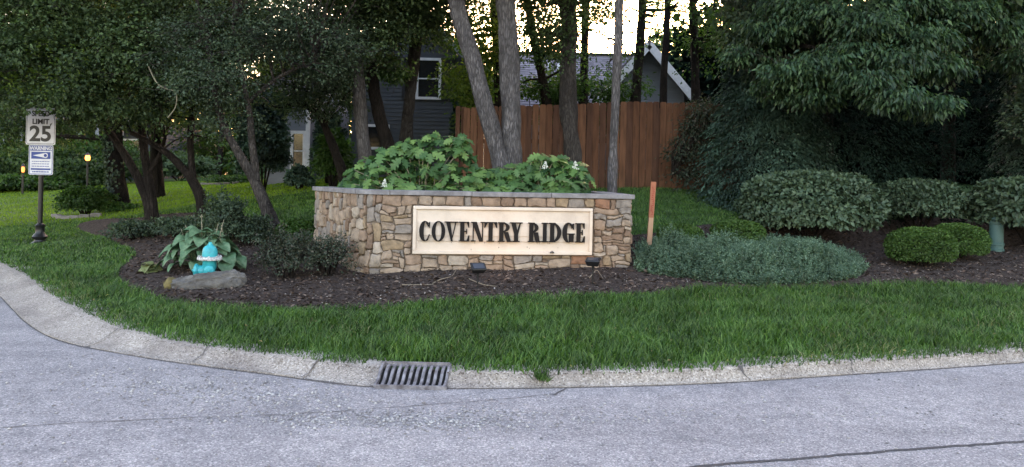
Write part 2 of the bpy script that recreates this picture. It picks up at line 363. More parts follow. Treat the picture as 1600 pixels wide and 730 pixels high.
# ------------------------------------------------------------------ leaves
def unit(a): return a/np.maximum(np.linalg.norm(a, axis=1, keepdims=True), 1e-6)
def leaf_mesh(name, pos, dr, nr, L, Wd, fold=.25, belly=.45):
    """diamond leaves folded on the midrib: pos base, dr direction, nr normal"""
    dr = unit(dr); side = unit(np.cross(nr, dr)); nr = np.cross(dr, side)
    L = np.broadcast_to(L, len(pos))[:,None]; Wd = np.broadcast_to(Wd, len(pos))[:,None]
    a = pos; t = pos+dr*L-nr*L*.12
    l = pos+dr*L*belly+side*Wd*.5+nr*Wd*fold; r = pos+dr*L*belly-side*Wd*.5+nr*Wd*fold
    V = np.stack([a, l, t, r], 1).reshape(-1, 3)
    i = np.arange(len(pos))[:,None]*4
    Fc = np.concatenate([i+[0,2,1], i+[0,3,2]], 1).reshape(-1, 3)
    return mesh_np(name, V, Fc)
def rnd(n): return rng.normal(size=(n, 3))
def crown(name, blobs, n_cl, m, cr, L, Wd, droop=.3, shell=.5, flat_=.55, upn=.8, gap=0., gscale=1.2):
    """leaf clumps spread through ellipsoids (cx,cy,cz,rx,ry,rz)"""
    bl = np.array(blobs, float); wt = bl[:,3]*bl[:,4]*bl[:,5]; wt = wt**.8; wt /= wt.sum()
    k = rng.choice(len(bl), n_cl, p=wt); b = bl[k]
    d = unit(rnd(n_cl)); u = shell+(1-shell)*rng.random((n_cl,1))**.6
    c = b[:,:3]+d*u*b[:,3:]*(1+.12*rng.normal(size=(n_cl,1)))
    if gap:
        g = np.array([mnoise.noise(Vector(p)*gscale) for p in c]); c = c[g > gap]; d = d[g > gap]
    SX, _y, SZ = P(64, 168, 13.8)      # branches are cut back round the road sign
    k = ~((abs(c[:,0]*13.8/c[:,1]-SX) < .55) & (c[:,1] < 14.2) & (CZ+(c[:,2]-CZ)*13.8/c[:,1] < SZ)); c = c[k]; d = d[k]
    n = len(c)*m
    off = rnd(n)*np.array([1,1,flat_])*cr*.55
    pos = np.repeat(c, m, 0)+off
    out = np.repeat(d, m, 0)
    dr = unit(off/cr)*.9+out*.35+rnd(n)*.35; dr[:,2] -= droop*1.2
    nr = rnd(n)*.55+out*.25; nr[:,2] += upn
    s = rng.uniform(.65, 1.25, n)
    return leaf_mesh(name, pos, dr, nr, L*s, Wd*s), c
def branches_to(Bd, pts_trunk, targets, r0, r1=.006, n=5, sag=.1):
    """curved limbs from the nearest lower trunk point to each target"""
    T = np.array(pts_trunk)
    for t in targets:
        t = np.array(t); lower = T[T[:,2] < t[2]+.2]
        if len(lower) == 0: lower = T
        d = np.linalg.norm((lower-t)*[1,1,.6], axis=1); a = lower[d.argmin()]
        mid = (a+t)/2+rng.normal(size=3)*.12*np.linalg.norm(t-a)+[0,0,sag*np.linalg.norm(t-a)]
        q = [(1-s)**2*a+2*s*(1-s)*mid+s*s*t for s in np.linspace(0,1,6)]
        Bd.tube(q, [r0*(1-s)+r1*s for s in np.linspace(0,1,6)], n, False)
def dense(path, rad, step=.15):
    path = np.array(path, float); rad = np.array(rad, float)
    d = np.r_[0, np.cumsum(np.linalg.norm(np.diff(path, axis=0), axis=1))]
    n = max(4, int(d[-1]/step)); s = np.linspace(0, d[-1], n)
    Q = np.c_[[np.interp(s, d, path[:,i]) for i in range(3)]].T
    for _ in range(4): Q[1:-1] = (Q[:-2]+2*Q[1:-1]+Q[2:])/4
    return Q, np.interp(s, d, rad)
def stem(px_path, D, w0, w1, flare=1.25, base=True, up=0):
    """trunk centre line from picture columns at a depth; widths in picture pixels; the foot goes into the ground"""
    pts = []
    for q in px_path:
        d = D+(q[2] if len(q) > 2 else 0); pts.append(P(q[0], q[1], d))
    if base:
        x, y, _ = pts[0]; g = gz(x, y); pts = [(x, y, g-.1)]+([pts[0]] if pts[0][2] > g+.25 else [(x, y, g+.12)])+pts[1:]
    if up:
        a, b = np.array(pts[-2]), np.array(pts[-1]); dd = (b-a)/np.linalg.norm(b-a); dd = dd*.7+np.array([0,0,.3]); pts.append(tuple(b+dd*up))
    n = len(pts); r = [m_at(w0+(w1-w0)*i/(n-1), D)/2 for i in range(n)]
    if base: r[0] *= flare*1.15; r[1] *= flare*.95
    return dense(pts, r)
def tree(name, label, stems, bark, crowns=(), group=None, D=None, limbs=None, cat='tree', jit=.3, sides=12, extra=None):
    """stems: list of (path,radii); crowns: list of dict for crown()"""
    b0 = stems[0][0][0]; t = thing(name, label, cat, tuple(b0), group)
    inv = -np.array(b0)
    for i, (q, r) in enumerate(stems):
        b = B(); b.tube(q+inv, r, sides, True, jit); b.obj('trunk', bark, t, True)
    allp = np.concatenate([q for q, r in stems]); top = allp
    cents = []
    for cspec in crowns:
        cs = dict(cspec); mt = cs.pop('mat'); me, c = crown('crown', **cs)
        me.transform(Matrix.Translation(Vector(inv))); obj('crown', me, t, mt); cents.append(c)
    if cents:
        c = np.concatenate(cents); k = rng.choice(len(c), min(len(c), limbs or 30), False)
        b = B(); rr = stems[0][1][-1]
        branches_to(b, top+inv, c[k]+inv, max(.02, rr*.45)); b.obj('branches', bark, t, True)
        if (limbs or 30) >= 45:
            b = B(); k2 = rng.choice(len(c), min(len(c), 420), False)
            for p in c[k2]:
                if px_of(*p)[1] < -40: continue
                a = p+inv; d = rng.normal(size=3)*[.28,.2,.13]; e = a+d; mid = (a+e)/2+rng.normal(size=3)*.04; b.tube([a, mid, e], [.006,.005,.002], 3, False)
                for _ in range(2): f = mid+rng.normal(size=3)*[.12,.1,.08]; b.tube([mid, f], [.004,.002], 3, False)
            b.obj('twigs', M['bark_mid'], t, kind='stuff')
    return t

# ------------------------------------------------------------------ ROAD, CURB, GROUND
b = B(); b.add([(-400,-300,0),(400,-300,0),(400,900,0),(-400,900,0)], [(0,1,2,3)])
road = b.obj('road', M['road'], None, kind='structure')
def strip(name, px_pts, wd, z, m, parent, jit=.3, step=.06):
    q = resample(np.array([flat(*p, z) for p in px_pts]), max(4, int(np.hypot(*(np.array(flat(*px_pts[-1], z))-np.array(flat(*px_pts[0], z))))/step)))
    q = q+np.array([[mnoise.noise(Vector((a*9, c*9, 1))), mnoise.noise(Vector((a*9, c*9, 5)))] for a, c in q])*wd*(.5 if jit < .2 else 1.6)
    d = np.gradient(q, axis=0); n = np.c_[-d[:,1], d[:,0]]; n /= np.linalg.norm(n, axis=1, keepdims=True)
    ww = wd/2*(1+jit*rng.normal(size=len(q)))[:,None]; ww = np.clip(ww, wd*.12, wd)
    L_, R_ = q+n*ww, q-n*ww; N = len(q)
    V = [(x, y, z) for x, y in L_]+[(x, y, z) for x, y in R_]
    B().add(V, [(i, i+N, i+N+1, i+1) for i in range(N-1)]).obj(name, m, parent)
strip('tar_seam', [(1010,745),(1100,727),(1250,716),(1420,702),(1620,688),(1900,668)], .026, .004, M['seam'], road, .08)
strip('crack', [(-200,690),(0,668),(120,660),(300,652),(420,648),(530,642),(700,630),(800,622),(868,615)], .008, .004, M['crack2'], road, .5)
strip('crack', [(868,617),(872,611),(886,607)], .02, .005, M['crack'], road, .4)
0 and strip('crack', [(0,469),(35,506),(70,531),(115,546),(185,558),(240,568),(350,583),(465,597)], .022, .004, M['crack'], road, .5)
ed = bpy.data.objects.new('gutter_gap', None); link(ed, road)
_k = [i for i in range(400) if abs(R_xy[i,0]) < 9]; _q = R_xy[_k]; _t = np.gradient(_q, axis=0); _t /= np.linalg.norm(_t, axis=1, keepdims=True); _nn = np.c_[-_t[:,1], _t[:,0]]
_w = .012+.006*np.array([mnoise.noise(Vector((p[0]*2, p[1]*2, 4))) for p in _q]); N = len(_q); _a = _q-_nn*_w[:,None]; _b = _q+_nn*.02
B().add([(x, y, .005) for x, y in _a]+[(x, y, .005) for x, y in _b], [(i, i+N, i+N+1, i+1) for i in range(N-1)]).obj('gutter_gap', M['crack'], road)
bpy.data.objects.remove(ed)
# curb: pair every road-edge sample with the nearest grass-edge point
def px_of(x, y, z):
    U = x*F/y; V = (CZ-z)*F/y
    return HX+U*CA-V*SA, HY+U*SA+V*CA
cpx = np.array([px_of(x, y, 0)[0] for x, y in R_xy])
curb = bpy.data.objects.new('curb', None); link(curb, kind='structure')
prof = [(0,-.12),(0,.008),(.1,.010),(.35,.02),(.58,.045),(.76,.08),(.88,.098),(1.0,.102),(1.25,.095),(1.3,-.12)]
def curb_piece(i0, i1, dz=0., tip=.0):
    b = B(); n = i1-i0+1
    for j in range(n):
        i = i0+j; a = R_xy[i]; g = Gp[i]; d = g-a; L = max(np.linalg.norm(d), .06); d = d/np.linalg.norm(d)
        e = min(j, n-1-j); ed = .006 if e == 0 else 0.
        for (t, z) in prof:
            wob = .006*mnoise.noise(Vector((a[0]*3, a[1]*3, t*3)))
            q = a+d*L*t if t <= 1 else a+d*(L+(t-1)*1.0)
            b.v.append((q[0], q[1], z+(wob+dz-ed if z > 0 else 0)))
    K = len(prof)
    for j in range(n-1):
        for k in range(K-1): b.f.append((j*K+k, (j+1)*K+k, (j+1)*K+k+1, j*K+k+1))
    b.f.append(tuple(range(K))); b.f.append(tuple((n-1)*K+k for k in range(K))[::-1])
    return b.obj('curb_segment', M['curb'], curb, True)
cuts_px = [-260, -60, 130, 300, 466, 578, 690, 838, 1168, 1328, 1560, 1800]
idx = [int(np.argmin(abs(cpx-c))) for c in cuts_px]
idx = [0]+idx+[399]
grate_i = None
for a_, b_ in zip(idx[:-1], idx[1:]):
    if b_-a_ < 2: continue
    if abs(cpx[a_]-578) < 12: grate_i = (a_, b_); continue
    # densify by resampling is not needed: samples are ~0.1 m; leave a joint of a few mm
    curb_piece(a_, b_, rng.uniform(-.004, .006))
# make the joints visible: thin dark gaps
for c in (130, 300, 466, 838, 1168, 1328):
    i = int(np.argmin(abs(cpx-c))); a = R_xy[i]; g = Gp[i]; t = R_xy[i+1]-R_xy[i-1]; t /= np.linalg.norm(t)
    b = B(); skew = .04*rng.normal()
    for k, (u, z) in enumerate(prof[1:-1]):
        q = a+(g-a)*min(u, 1.05); wv = .0025+.003*rng.random()+(.012 if c in (838, 1168) and k > 3 else 0)
        q = q+t*(skew*u+.006*rng.normal())
        for s in (-1, 1): b.v.append((q[0]+t[0]*wv*s, q[1]+t[1]*wv*s, z+.010))
    for k in range(len(prof)-3): b.f.append((2*k, 2*k+1, 2*k+3, 2*k+2))
    b.obj('joint', M['crack'], curb)

# terrain
def grid_mesh(name, xs, ys, zf, keep=None):
    X, Y = np.meshgrid(xs, ys); nx, ny = len(xs), len(ys)
    Z = zf(X.ravel(), Y.ravel()); V = np.c_[X.ravel(), Y.ravel(), Z]
    i = (np.arange(ny-1)[:,None]*nx+np.arange(nx-1)[None,:]).ravel()
    Fc = np.c_[i, i+1, i+nx+1, i+nx]
    if keep is not None: Fc = Fc[keep(V[Fc].mean(1))]
    return mesh_np(name, V, Fc, True)
def inside_curb(x, y, off=0.):   # >0 on the lawn side of the grass edge
    pts = np.c_[x, y]; d, k = nearest(pts, G_xy); k = np.clip(k, 1, 398)
    t = G_xy[k+1]-G_xy[k-1]; s = t[:,0]*(y-G_xy[k,1])-t[:,1]*(x-G_xy[k,0])
    return np.sign(s)*d
def ground_z(x, y):
    s = inside_curb(x, y); z = hz(x, y)
    n = .012*np.sin(x*2.1+y)+.01*np.sin(y*3.3-x*1.3)
    return -.3+(z+n*np.clip(s, 0, 1)+.3)*np.clip(s/.13, 0, 1)
def surf_z(x, y):
    s = inside_curb(x, y); return hz(x, y)+(.012*np.sin(x*2.1+y)+.01*np.sin(y*3.3-x*1.3))*np.clip(s, 0, 1)
xs = np.r_[np.linspace(-90,-16,30), np.arange(-15.5,12,.14), np.linspace(12.5,90,30)]
ys = np.r_[np.arange(5.2,17,.14), np.arange(17.3,32,.5), np.linspace(33,160,30)]
obj('lawn_ground', grid_mesh('lawn_ground', xs, ys, ground_z), None, M['lawn'], kind='structure')

# mulch bed
mul_px = [(112,356),(150,369),(190,384),(216,396),(198,410),(180,426),(186,441),(215,460),(270,478),(330,488),(420,491),(560,487),(740,478),(900,469),(1000,464),(1150,459),(1350,452),(1600,449),(1800,447),
          (1800,372),(1600,352),(1480,340),(1370,345),(1240,352),(1160,352),(1110,352),(1050,361),(1000,366)]
mul_front = [ray(*p) for p in mul_px]
mul_back = [(1.7,11.9),(-3.0,12.2)]+[ray(*p) for p in [(478,356),(430,350),(370,338),(320,333),(250,337),(180,341),(140,346)]]
MUL = np.array(mul_front+mul_back)
def chaikin(Q):
    N = np.roll(Q, -1, 0); return np.stack([.75*Q+.25*N, .25*Q+.75*N], 1).reshape(-1, 2)
MULs = chaikin(chaikin(MUL))
def inpoly(x, y, poly):
    c = np.zeros(len(x), bool); x2, y2 = np.roll(poly[:,0], -1), np.roll(poly[:,1], -1)
    for a, b_, c2, d in zip(poly[:,0], poly[:,1], x2, y2):
        hit = ((b_ > y) != (d > y)) & (x < (c2-a)*(y-b_)/(d-b_+1e-12)+a); c ^= hit
    return c
MULd = resample(np.vstack([MULs, MULs[:1]]), 900)
def sd_mulch(x, y):
    d, _ = nearest(np.c_[x, y], MULd); return np.where(inpoly(x, y, MULs), d, -d)
def mulch_z(x, y):
    s = sd_mulch(x, y); t = np.clip((s+.06)/.3, -1, 1)
    n = np.array([mnoise.noise(Vector((a*7, b_*7, 0)))*.022+mnoise.noise(Vector((a*1.7, b_*1.7, 3)))*.02 for a, b_ in zip(x, y)])
    return ground_z(x, y)+np.where(t > 0, .035*t, .5*t)+n*np.clip(s*4, 0, 1)
me = grid_mesh('mulch_bed', np.arange(MUL[:,0].min()-.3, MUL[:,0].max()+.3, .075), np.arange(MUL[:,1].min()-.3, MUL[:,1].max()+.3, .075), mulch_z,
    lambda c: sd_mulch(c[:,0], c[:,1]) > -.16)
obj('mulch_bed', me, None, M['mulch'], kind='structure')
# chips
def chips(name, x, y, z, smin, smax, mt, tilt=.5):
    n = len(x); a = rng.uniform(0, 6.28, n); L = rng.uniform(smin, smax, n); W_ = L*rng.uniform(.25,.6,n)
    d = np.c_[np.cos(a), np.sin(a), rng.normal(size=n)*tilt*.6]; nr = np.c_[rng.normal(size=(n,2))*tilt, np.ones(n)]
    me = leaf_mesh(name, np.c_[x,y,z], d, nr, L, W_, .12, .5)
    return obj(name, me, None, mt, kind='stuff')
n = 60000
y = rng.uniform(0, 1, n)**1.6*8+7.3; x = rng.uniform(-8, 9.5, n)
k = sd_mulch(x, y) > .0; x, y = x[k], y[k]
chips('mulch_chips', x, y, mulch_z(x, y)+.004, .02, .085, M['chip'])
xb, yb = rng.uniform(-4.6, 8.5, 4500), rng.uniform(7.4, 12, 4500); k = sd_mulch(xb, yb) > .1; xb, yb = xb[k], yb[k]
M['palechip'] = leafmat('pale_chip', [(.12,.1,.09),(.22,.19,.17),(.4,.36,.33)], .85, 0, .2)
chips('pale_wood_chips', xb, yb, mulch_z(xb, yb)+.02, .012, .035, M['palechip'])

# ------------------------------------------------------------------ grass
def blades(name, x, y, h, wd, lean, mt, seg2=True):
    n = len(x); z = surf_z(x, y)-.004; a = rng.uniform(0, 6.28, n)
    # patches lean the same way
    pa = np.array([mnoise.noise(Vector((p*1.3, q*1.3, 9)))*6 for p, q in zip(x[::8], y[::8])]).repeat(8)[:n]
    if len(pa) < n: pa = np.r_[pa, np.zeros(n-len(pa))]
    ld = np.c_[np.cos(pa)*.6+np.cos(a), np.sin(pa)*.6+np.sin(a)]; ld /= np.linalg.norm(ld, axis=1, keepdims=True)
    sdv = np.c_[np.cos(a+1.57), np.sin(a+1.57), np.zeros(n)]
    sdv = np.where(rng.random((n,1)) < .6, np.c_[np.ones(n), rng.normal(size=n)*.4, np.zeros(n)], sdv); sdv = unit(sdv)
    base = np.c_[x, y, z]; ln = (lean*rng.uniform(.3,1.5,n)*h)[:,None]*ld
    mid = base+np.c_[ln*.35, h*.6]; tip = base+np.c_[ln, h*rng.uniform(.75,1,n)]
    w_ = (wd*rng.uniform(.7,1.3,n))[:,None]
    if seg2:
        V = np.stack([base-sdv*w_/2, base+sdv*w_/2, mid-sdv*w_*.45, mid+sdv*w_*.45, tip], 1).reshape(-1,3)
        i = np.arange(n)[:,None]*5
        Fc = np.concatenate([i+[0,1,3], i+[0,3,2], i+[2,3,4]], 1).reshape(-1,3)
    else:
        V = np.stack([base-sdv*w_/2, base+sdv*w_/2, tip], 1).reshape(-1,3); Fc = (np.arange(n)[:,None]*3+[0,1,2])
    return obj(name, mesh_np(name, V, Fc), None, mt, kind='stuff')
def scatter(n, x0, x1, y0, y1, f):
    x, y = rng.uniform(x0, x1, n), rng.uniform(y0, y1, n); k = f(x, y); return x[k], y[k]
def lawn_ok(x, y, e=.02): return (inside_curb(x, y) > -.03) & (sd_mulch(x, y) < e)
gx, gy = scatter(230000, -7.5, 9.5, 5.4, 10.2, lambda x, y: lawn_ok(x, y) & ~((inside_curb(x, y) < .12) & (x > -1.12) & (x < -.42)))
nz = np.array([mnoise.noise(Vector((p*.9, q*2.2, 1)))+.5*mnoise.noise(Vector((p*5, q*5, 1))) for p, q in zip(gx, gy)])
sc_ = inside_curb(gx, gy)
h = (.09+.05*nz)*rng.uniform(.5,1.5,len(gx))*np.clip(.5+sc_*2, .5, 1)
blades('grass', gx, gy, h, .0085, .65, M['grass'])
fx, fy = scatter(700, -7, 9, 5.5, 9.5, lambda x, y: lawn_ok(x, y)); M['fallen'] = leafmat('fallen_leaf', [(.1,.09,.03),(.16,.17,.05),(.2,.15,.07)], .7, .2, .2)
chips('fallen_leaves', fx, fy, surf_z(fx, fy)+.07, .02, .045, M['fallen'])
gx, gy = scatter(14000, -7.5, 9.5, 5.4, 9, lambda x, y: lawn_ok(x, y)); k = np.array([mnoise.noise(Vector((p*1.1, q*1.7, 31))) > .12 for p, q in zip(gx, gy)]); gx, gy = gx[k], gy[k]
M['dry_grass'] = leafmat('dry_grass_blade', [(.1,.13,.05),(.16,.17,.08),(.2,.18,.1)], .6, .3, .2); blades('grass', gx, gy, .1*rng.uniform(.5,1.3,len(gx)), .007, .9, M['dry_grass'])
gx, gy = scatter(90000, -12, 0, 9.5, 16, lambda x, y: lawn_ok(x, y) & ~((y < 10.2) & (x > -7.5)))
blades('grass', gx, gy, .06*rng.uniform(.5,1.3,len(gx)), .014, .5, M['grass'])
gx, gy = scatter(110000, -20, 1, 14, 31, lambda x, y: lawn_ok(x, y))
blades('far_grass', gx, gy, .05*rng.uniform(.5,1.3,len(gx)), .03, .5, M['grass_far'], False)
gx, gy = scatter(42000, 1.2, 7, 10.6, 17, lambda x, y: lawn_ok(x, y))
blades('grass', gx, gy, .055*rng.uniform(.5,1.3,len(gx)), .018, .5, M['grass'], False)
# weed tuft in the curb joint
i = int(np.argmin(abs(cpx-838))); q = R_xy[i]*.45+Gp[i]*.55
n = 90; tx = q[0]+rng.normal(size=n)*.025; ty = q[1]+rng.normal(size=n)*.04
me_ = []
t = thing('weed_tuft', 'small green weed tuft growing out of the cracked curb joint', 'weed', (q[0], q[1], .05))
pos = np.c_[tx-q[0], ty-q[1], np.zeros(n)]; d = np.c_[rng.normal(size=(n,2))*.6, np.ones(n)]
obj('blade', leaf_mesh('weed', pos, d, rnd(n)+[0,-1,0], rng.uniform(.05,.12,n), .009, .1, .4), t, M['grass'], kind='stuff')
# gravel and grit on the road
def gravel(name, pts, smin, smax):
    n = len(pts); V = []; base = np.array([(1,0,0),(0,1,0),(-1,0,0),(0,-1,0),(0,0,.8),(0,0,-.3)], float)
    Fb = np.array([(0,1,4),(1,2,4),(2,3,4),(3,0,4),(1,0,5),(2,1,5),(3,2,5),(0,3,5)])
    s = smin+(smax-smin)*rng.random(n)**2.5; a = rng.uniform(0, 6.28, n); ca, sa = np.cos(a), np.sin(a)
    P3 = base[None]*s[:,None,None]*rng.uniform(.6,1.3,(n,6,3))
    X = P3[...,0]*ca[:,None]-P3[...,1]*sa[:,None]; Y = P3[...,0]*sa[:,None]+P3[...,1]*ca[:,None]
    P3 = np.stack([X+pts[:,:1], Y+pts[:,1:2], P3[...,2]+s[:,None]*.25+pts[:,2:3]], -1)
    Fc = (np.arange(n)[:,None,None]*6+Fb[None]).reshape(-1,3)
    return obj(name, mesh_np(name, P3.reshape(-1,3), Fc), None, M['gravel'], kind='stuff')
pts = []
for (c, sx, sy, n) in [((300,605),90,10,1000),((430,625),90,9,900),((560,655),130,8,1500),((720,662),100,7,800),((900,650),150,8,500),((1250,648),120,6,160),((640,600),180,30,300),((200,580),60,8,200)]:
    for _ in range(n): pts.append(flat(c[0]+rng.normal()*sx, c[1]+rng.normal()*sy))
for _ in range(1800): pts.append((rng.uniform(-4,5), rng.uniform(3.6,6.2)))
pts = np.array(pts)[rng.random(len(pts)) < .75]; pts = pts[(pts[:,1] > 3.2) & (inside_curb(pts[:,0], pts[:,1]) < -.25)]
gravel('gravel', np.c_[pts, np.zeros(len(pts))], .003, .0145)
# grit and leaf litter in the gutter
q = []
for i in range(int(np.argmin(abs(cpx-150))), int(np.argmin(abs(cpx-575)))):
    for _ in range(22):
        u = abs(rng.normal())*.22; a = R_xy[i]*(1-u)+Gp[i]*u; q.append((*(a+rng.normal(size=2)*.03), .012+.05*max(0,u-.3)))
q = np.array(q); gravel('gutter_grit', q, .002, .008)
q = []
for i in range(60, 380):
    for _ in range(9):
        a = Gp[i]+(R_xy[i]-Gp[i])*abs(rng.normal())*.07+rng.normal(size=2)*.03; q.append((*a, .1))
q = np.array(q); chips('leaf_litter', q[:,0], q[:,1], q[:,2]-.008, .01, .032, M['litter'], .12)

# ------------------------------------------------------------------ storm drain grate
a_, b_ = grate_i
ra, rb, ga, gb = R_xy[a_], R_xy[b_], Gp[a_], Gp[b_]
ud = (rb-ra); LG = np.linalg.norm(ud); ud /= LG; vd = np.array([-ud[1], ud[0]])
Wg = .24
t = thing('storm_drain_grate', 'cast iron storm drain grate with curved bars set in the curb', 'drain grate', (ra[0], ra[1], 0))
def gp(u, v): # u along 0..1, v across 0..1 from road to grass, local
    v = v*Wg-.02; z = .012+.105/(1+math.exp(-(v/Wg-.45)*9)); q = ud*(u*LG)+vd*v; return Vector((q[0], q[1], z))
nb = 10
for k in range(nb):
    u0 = .055+(k+.5)*(.89/nb); b = B(); wd = .89/nb*.46*LG
    n = 9
    for j in range(n):
        v = j/(n-1); c = gp(u0+.05*(v-.5), v)
        for s in (-1, 1):
            for dz in (0, -.03): b.v.append((c.x+ud[0]*wd/2*s, c.y+ud[1]*wd/2*s, c.z+dz))
    for j in range(n-1):
        o = 4*j
        for e in ((0,2,6,4),(1,5,7,3),(0,4,5,1),(2,3,7,6)): b.f.append(tuple(o+i for i in e))
    b.f += [(0,1,3,2),(4*n-4,4*n-2,4*n-1,4*n-3)]
    b.obj('bar', M['iron'], t, True)
b = B()
for v in (-.06, 1.04): b.beam(gp(0,v), gp(1,v), .018, .035)
for u in (.018, .982):
    for j in range(10): b.beam(gp(u+.05*(j/10-.5), j/10), gp(u+.05*((j+1)/10-.5), (j+1)/10), .018, .03)
b.obj('frame', M['iron'], t)
b = B(); c = (ud*LG/2+vd*.14)
Mr = Matrix(((ud[0], vd[0], 0), (ud[1], vd[1], 0), (0,0,1)))
for (cx, cy, dx, dy) in ((0,-.16,LG,.02),(0,.17,LG,.02)): b.box(Vector((c[0],c[1],-.16))+Mr@Vector((cx,cy,0)), (dx,dy,.3), Mr)
b.box(Vector((c[0],c[1],-.03)), (LG*.98,.3,.02), Mr)
for j in range(9):
    for u in (.0, 1.): q = gp(u, .04+.96*j/8); b.v.append((q.x, q.y, q.z-.034))
n0 = len(b.v)-18; b.f += [(n0+2*j, n0+2*j+1, n0+2*j+3, n0+2*j+2) for j in range(8)]  # near-black sheet close under the bars stands for the shade in the drain
b.obj('pit', M['void'], t)
# concrete behind the grate
b = B(); b.box(Vector((c[0],c[1],.04))+Mr@Vector((0,.13,0)), (LG,.1,.12), Mr); b.obj('curb_segment', M['curb'], curb, bev=.01)

# ------------------------------------------------------------------ STONE WALL
TOP, CAPT = 1.345, .062
Wp, Ap, Bp, Cp = np.array([-2.99,11.2]), np.array([-1.98,9.845]), np.array([1.68,10.3]), np.array([1.5,11.75])
dA = (Bp-Ap)/np.linalg.norm(Bp-Ap)
c0 = Ap+(Wp-Ap)/np.linalg.norm(Wp-Ap)*.5; c1 = Ap+dA*.45
path = [Wp, c0]+[(1-s)**2*c0+2*s*(1-s)*Ap+s*s*c1 for s in np.linspace(.1,1,10)]+[Bp]
path = resample(np.array(path), 400)
pl = np.r_[0, np.cumsum(np.hypot(*np.diff(path, axis=0).T))]; SL = pl[-1]
tng = np.gradient(path, axis=0); tng /= np.linalg.norm(tng, axis=1, keepdims=True)
nrm = np.c_[tng[:,1], -tng[:,0]]
def wp(s, d):
    x = np.interp(s, pl, path[:,0]); y = np.interp(s, pl, path[:,1]); nx = np.interp(s, pl, nrm[:,0]); ny = np.interp(s, pl, nrm[:,1])
    if s > SL: x += tng[-1,0]*(s-SL); y += tng[-1,1]*(s-SL)
    if s < 0: x += tng[0,0]*s; y += tng[0,1]*s
    return (x+nx*d, y+ny*d)
wall = thing('entrance_stone_wall', 'low tan stone entrance wall with grey slab cap behind mulch', 'stone wall', (0,0,0))
cell = .045
def s_of(x): return SL-(Bp[0]-x)/dA[0]
PL, PR, PB, PT = s_of(-1.33), s_of(1.13), .492, 1.142
SPLIT = s_of(-1.75)
def pack(s0, s1, z0, z1, occ, wmin, wmax, hmin, hmax):
    nx, nz = int(round((s1-s0)/cell)), int(round((z1-z0)/cell)); g = np.zeros((nz, nx), bool); out = []
    for r in range(nz):
        for c in range(nx):
            if occ(s0+(c+.5)*cell, z0+(r+.5)*cell): g[r,c] = True
    for r in range(nz):
        for c in range(nx):
            if g[r,c]: continue
            w_ = random.randint(wmin, wmax); h_ = random.randint(hmin, hmax)
            if random.random() < .15: w_, h_ = max(2, w_//2), max(1, h_-1)
            w_ = min(w_, nx-c); h_ = min(h_, nz-r)
            for q in range(w_):
                if g[r, c+q]: w_ = q; break
            while h_ > 1 and g[r:r+h_, c:c+w_].any(): h_ -= 1
            if nx-(c+w_) == 1 and not g[r:r+h_, c+w_:].any(): w_ += 1
            if nz-(r+h_) == 1 and not g[r+h_:, c:c+w_].any(): h_ += 1
            g[r:r+h_, c:c+w_] = True; out.append((s0+c*cell, z0+r*cell, w_*cell, h_*cell))
    return out
occ = lambda s, z: (PL-.02 < s < PR+.02) and (PB-.02 < z < PT+.02)
ZB = .12
stones = pack(0, SPLIT, ZB, TOP-CAPT, occ, 2, 5, 3, 5)+pack(SPLIT, SL, ZB, TOP-CAPT-.14, occ, 3, 8, 1, 3)+pack(SPLIT, SL, TOP-CAPT-.135, TOP-CAPT, lambda s, z: False, 3, 6, 3, 3)
def stone_mesh(s, z, w_, h_, fn):
    g = .0045; pts = []
    cs = [(g,g),(w_*.5,g*.8),(w_-g,g),(w_-g*.8,h_*.5),(w_-g,h_-g),(w_*.5,h_-g*.8),(g,h_-g),(g*.8,h_*.5)]
    r = min(w_, h_)*.17; ring = []
    for i, (a, c) in enumerate(cs):
        if i % 2 == 0:
            p0, p1 = cs[i-1], cs[(i+1)%8]
            for q in (p0, p1):
                dx, dz = q[0]-a, q[1]-c; L = math.hypot(dx, dz); rr = r*random.uniform(.4,1.2); ring.append((a+dx/L*rr, c+dz/L*rr))
        else: ring.append((a, c))
    j = min(w_, h_)*.075; ring = [(a+random.uniform(-j,j), c+random.uniform(-j,j)) for a, c in ring]
    n = len(ring); cx, cz = w_/2, h_/2; pr = random.uniform(.018,.045); V = []
    for (sc, d, jj) in ((1,-.015,0),(.97,pr*.6,.003),(.82,pr,.006)):
        for a, c in ring: V.append((cx+(a-cx)*sc, cz+(c-cz)*sc, d+random.uniform(-jj,jj)))
    V.append((cx+random.uniform(-.02,.02), cz, pr+random.uniform(-.004,.008)))
    W3 = []
    for a, c, d in V:
        ss, zz = s+a, z+c; fd = min(1, max(0, (TOP-CAPT-zz)/.1), max(0, (zz-.1)/.1))
        if fn is wp:
            fd *= min(1, max(0., max(PL-ss, ss-PR, PB-zz, zz-PT))/.12+.15, max(0, min(ss, SL-ss))/.08)
        ws = .05*mnoise.noise(Vector((ss*3.3, zz*4.5, 2)))+.02*mnoise.noise(Vector((ss*11, zz*11, 7)))
        wz = .05*mnoise.noise(Vector((ss*3.7, zz*3.7, 11)))+.02*mnoise.noise(Vector((ss*9, zz*12, 17)))
        W3.append((*fn(ss+ws*fd, d), zz+wz*fd))
    Fs = [(k*n+i, k*n+(i+1)%n, (k+1)*n+(i+1)%n, (k+1)*n+i) for k in (0,1) for i in range(n)]+[(2*n+i, 2*n+(i+1)%n, 3*n) for i in range(n)]
    return B().add(W3, Fs).mesh('stone', True)
wts_wing = [.26,.2,.2,.18,.06,.1,0]; wts_front = [.34,.24,.12,.17,.05,.06,.02]
for (s, z, w_, h_) in stones:
    front = s > SPLIT
    mt = random.choices(STONES, wts_front if front else wts_wing)[0]
    obj('stone', stone_mesh(s, z, w_, h_, wp), wall, mt)
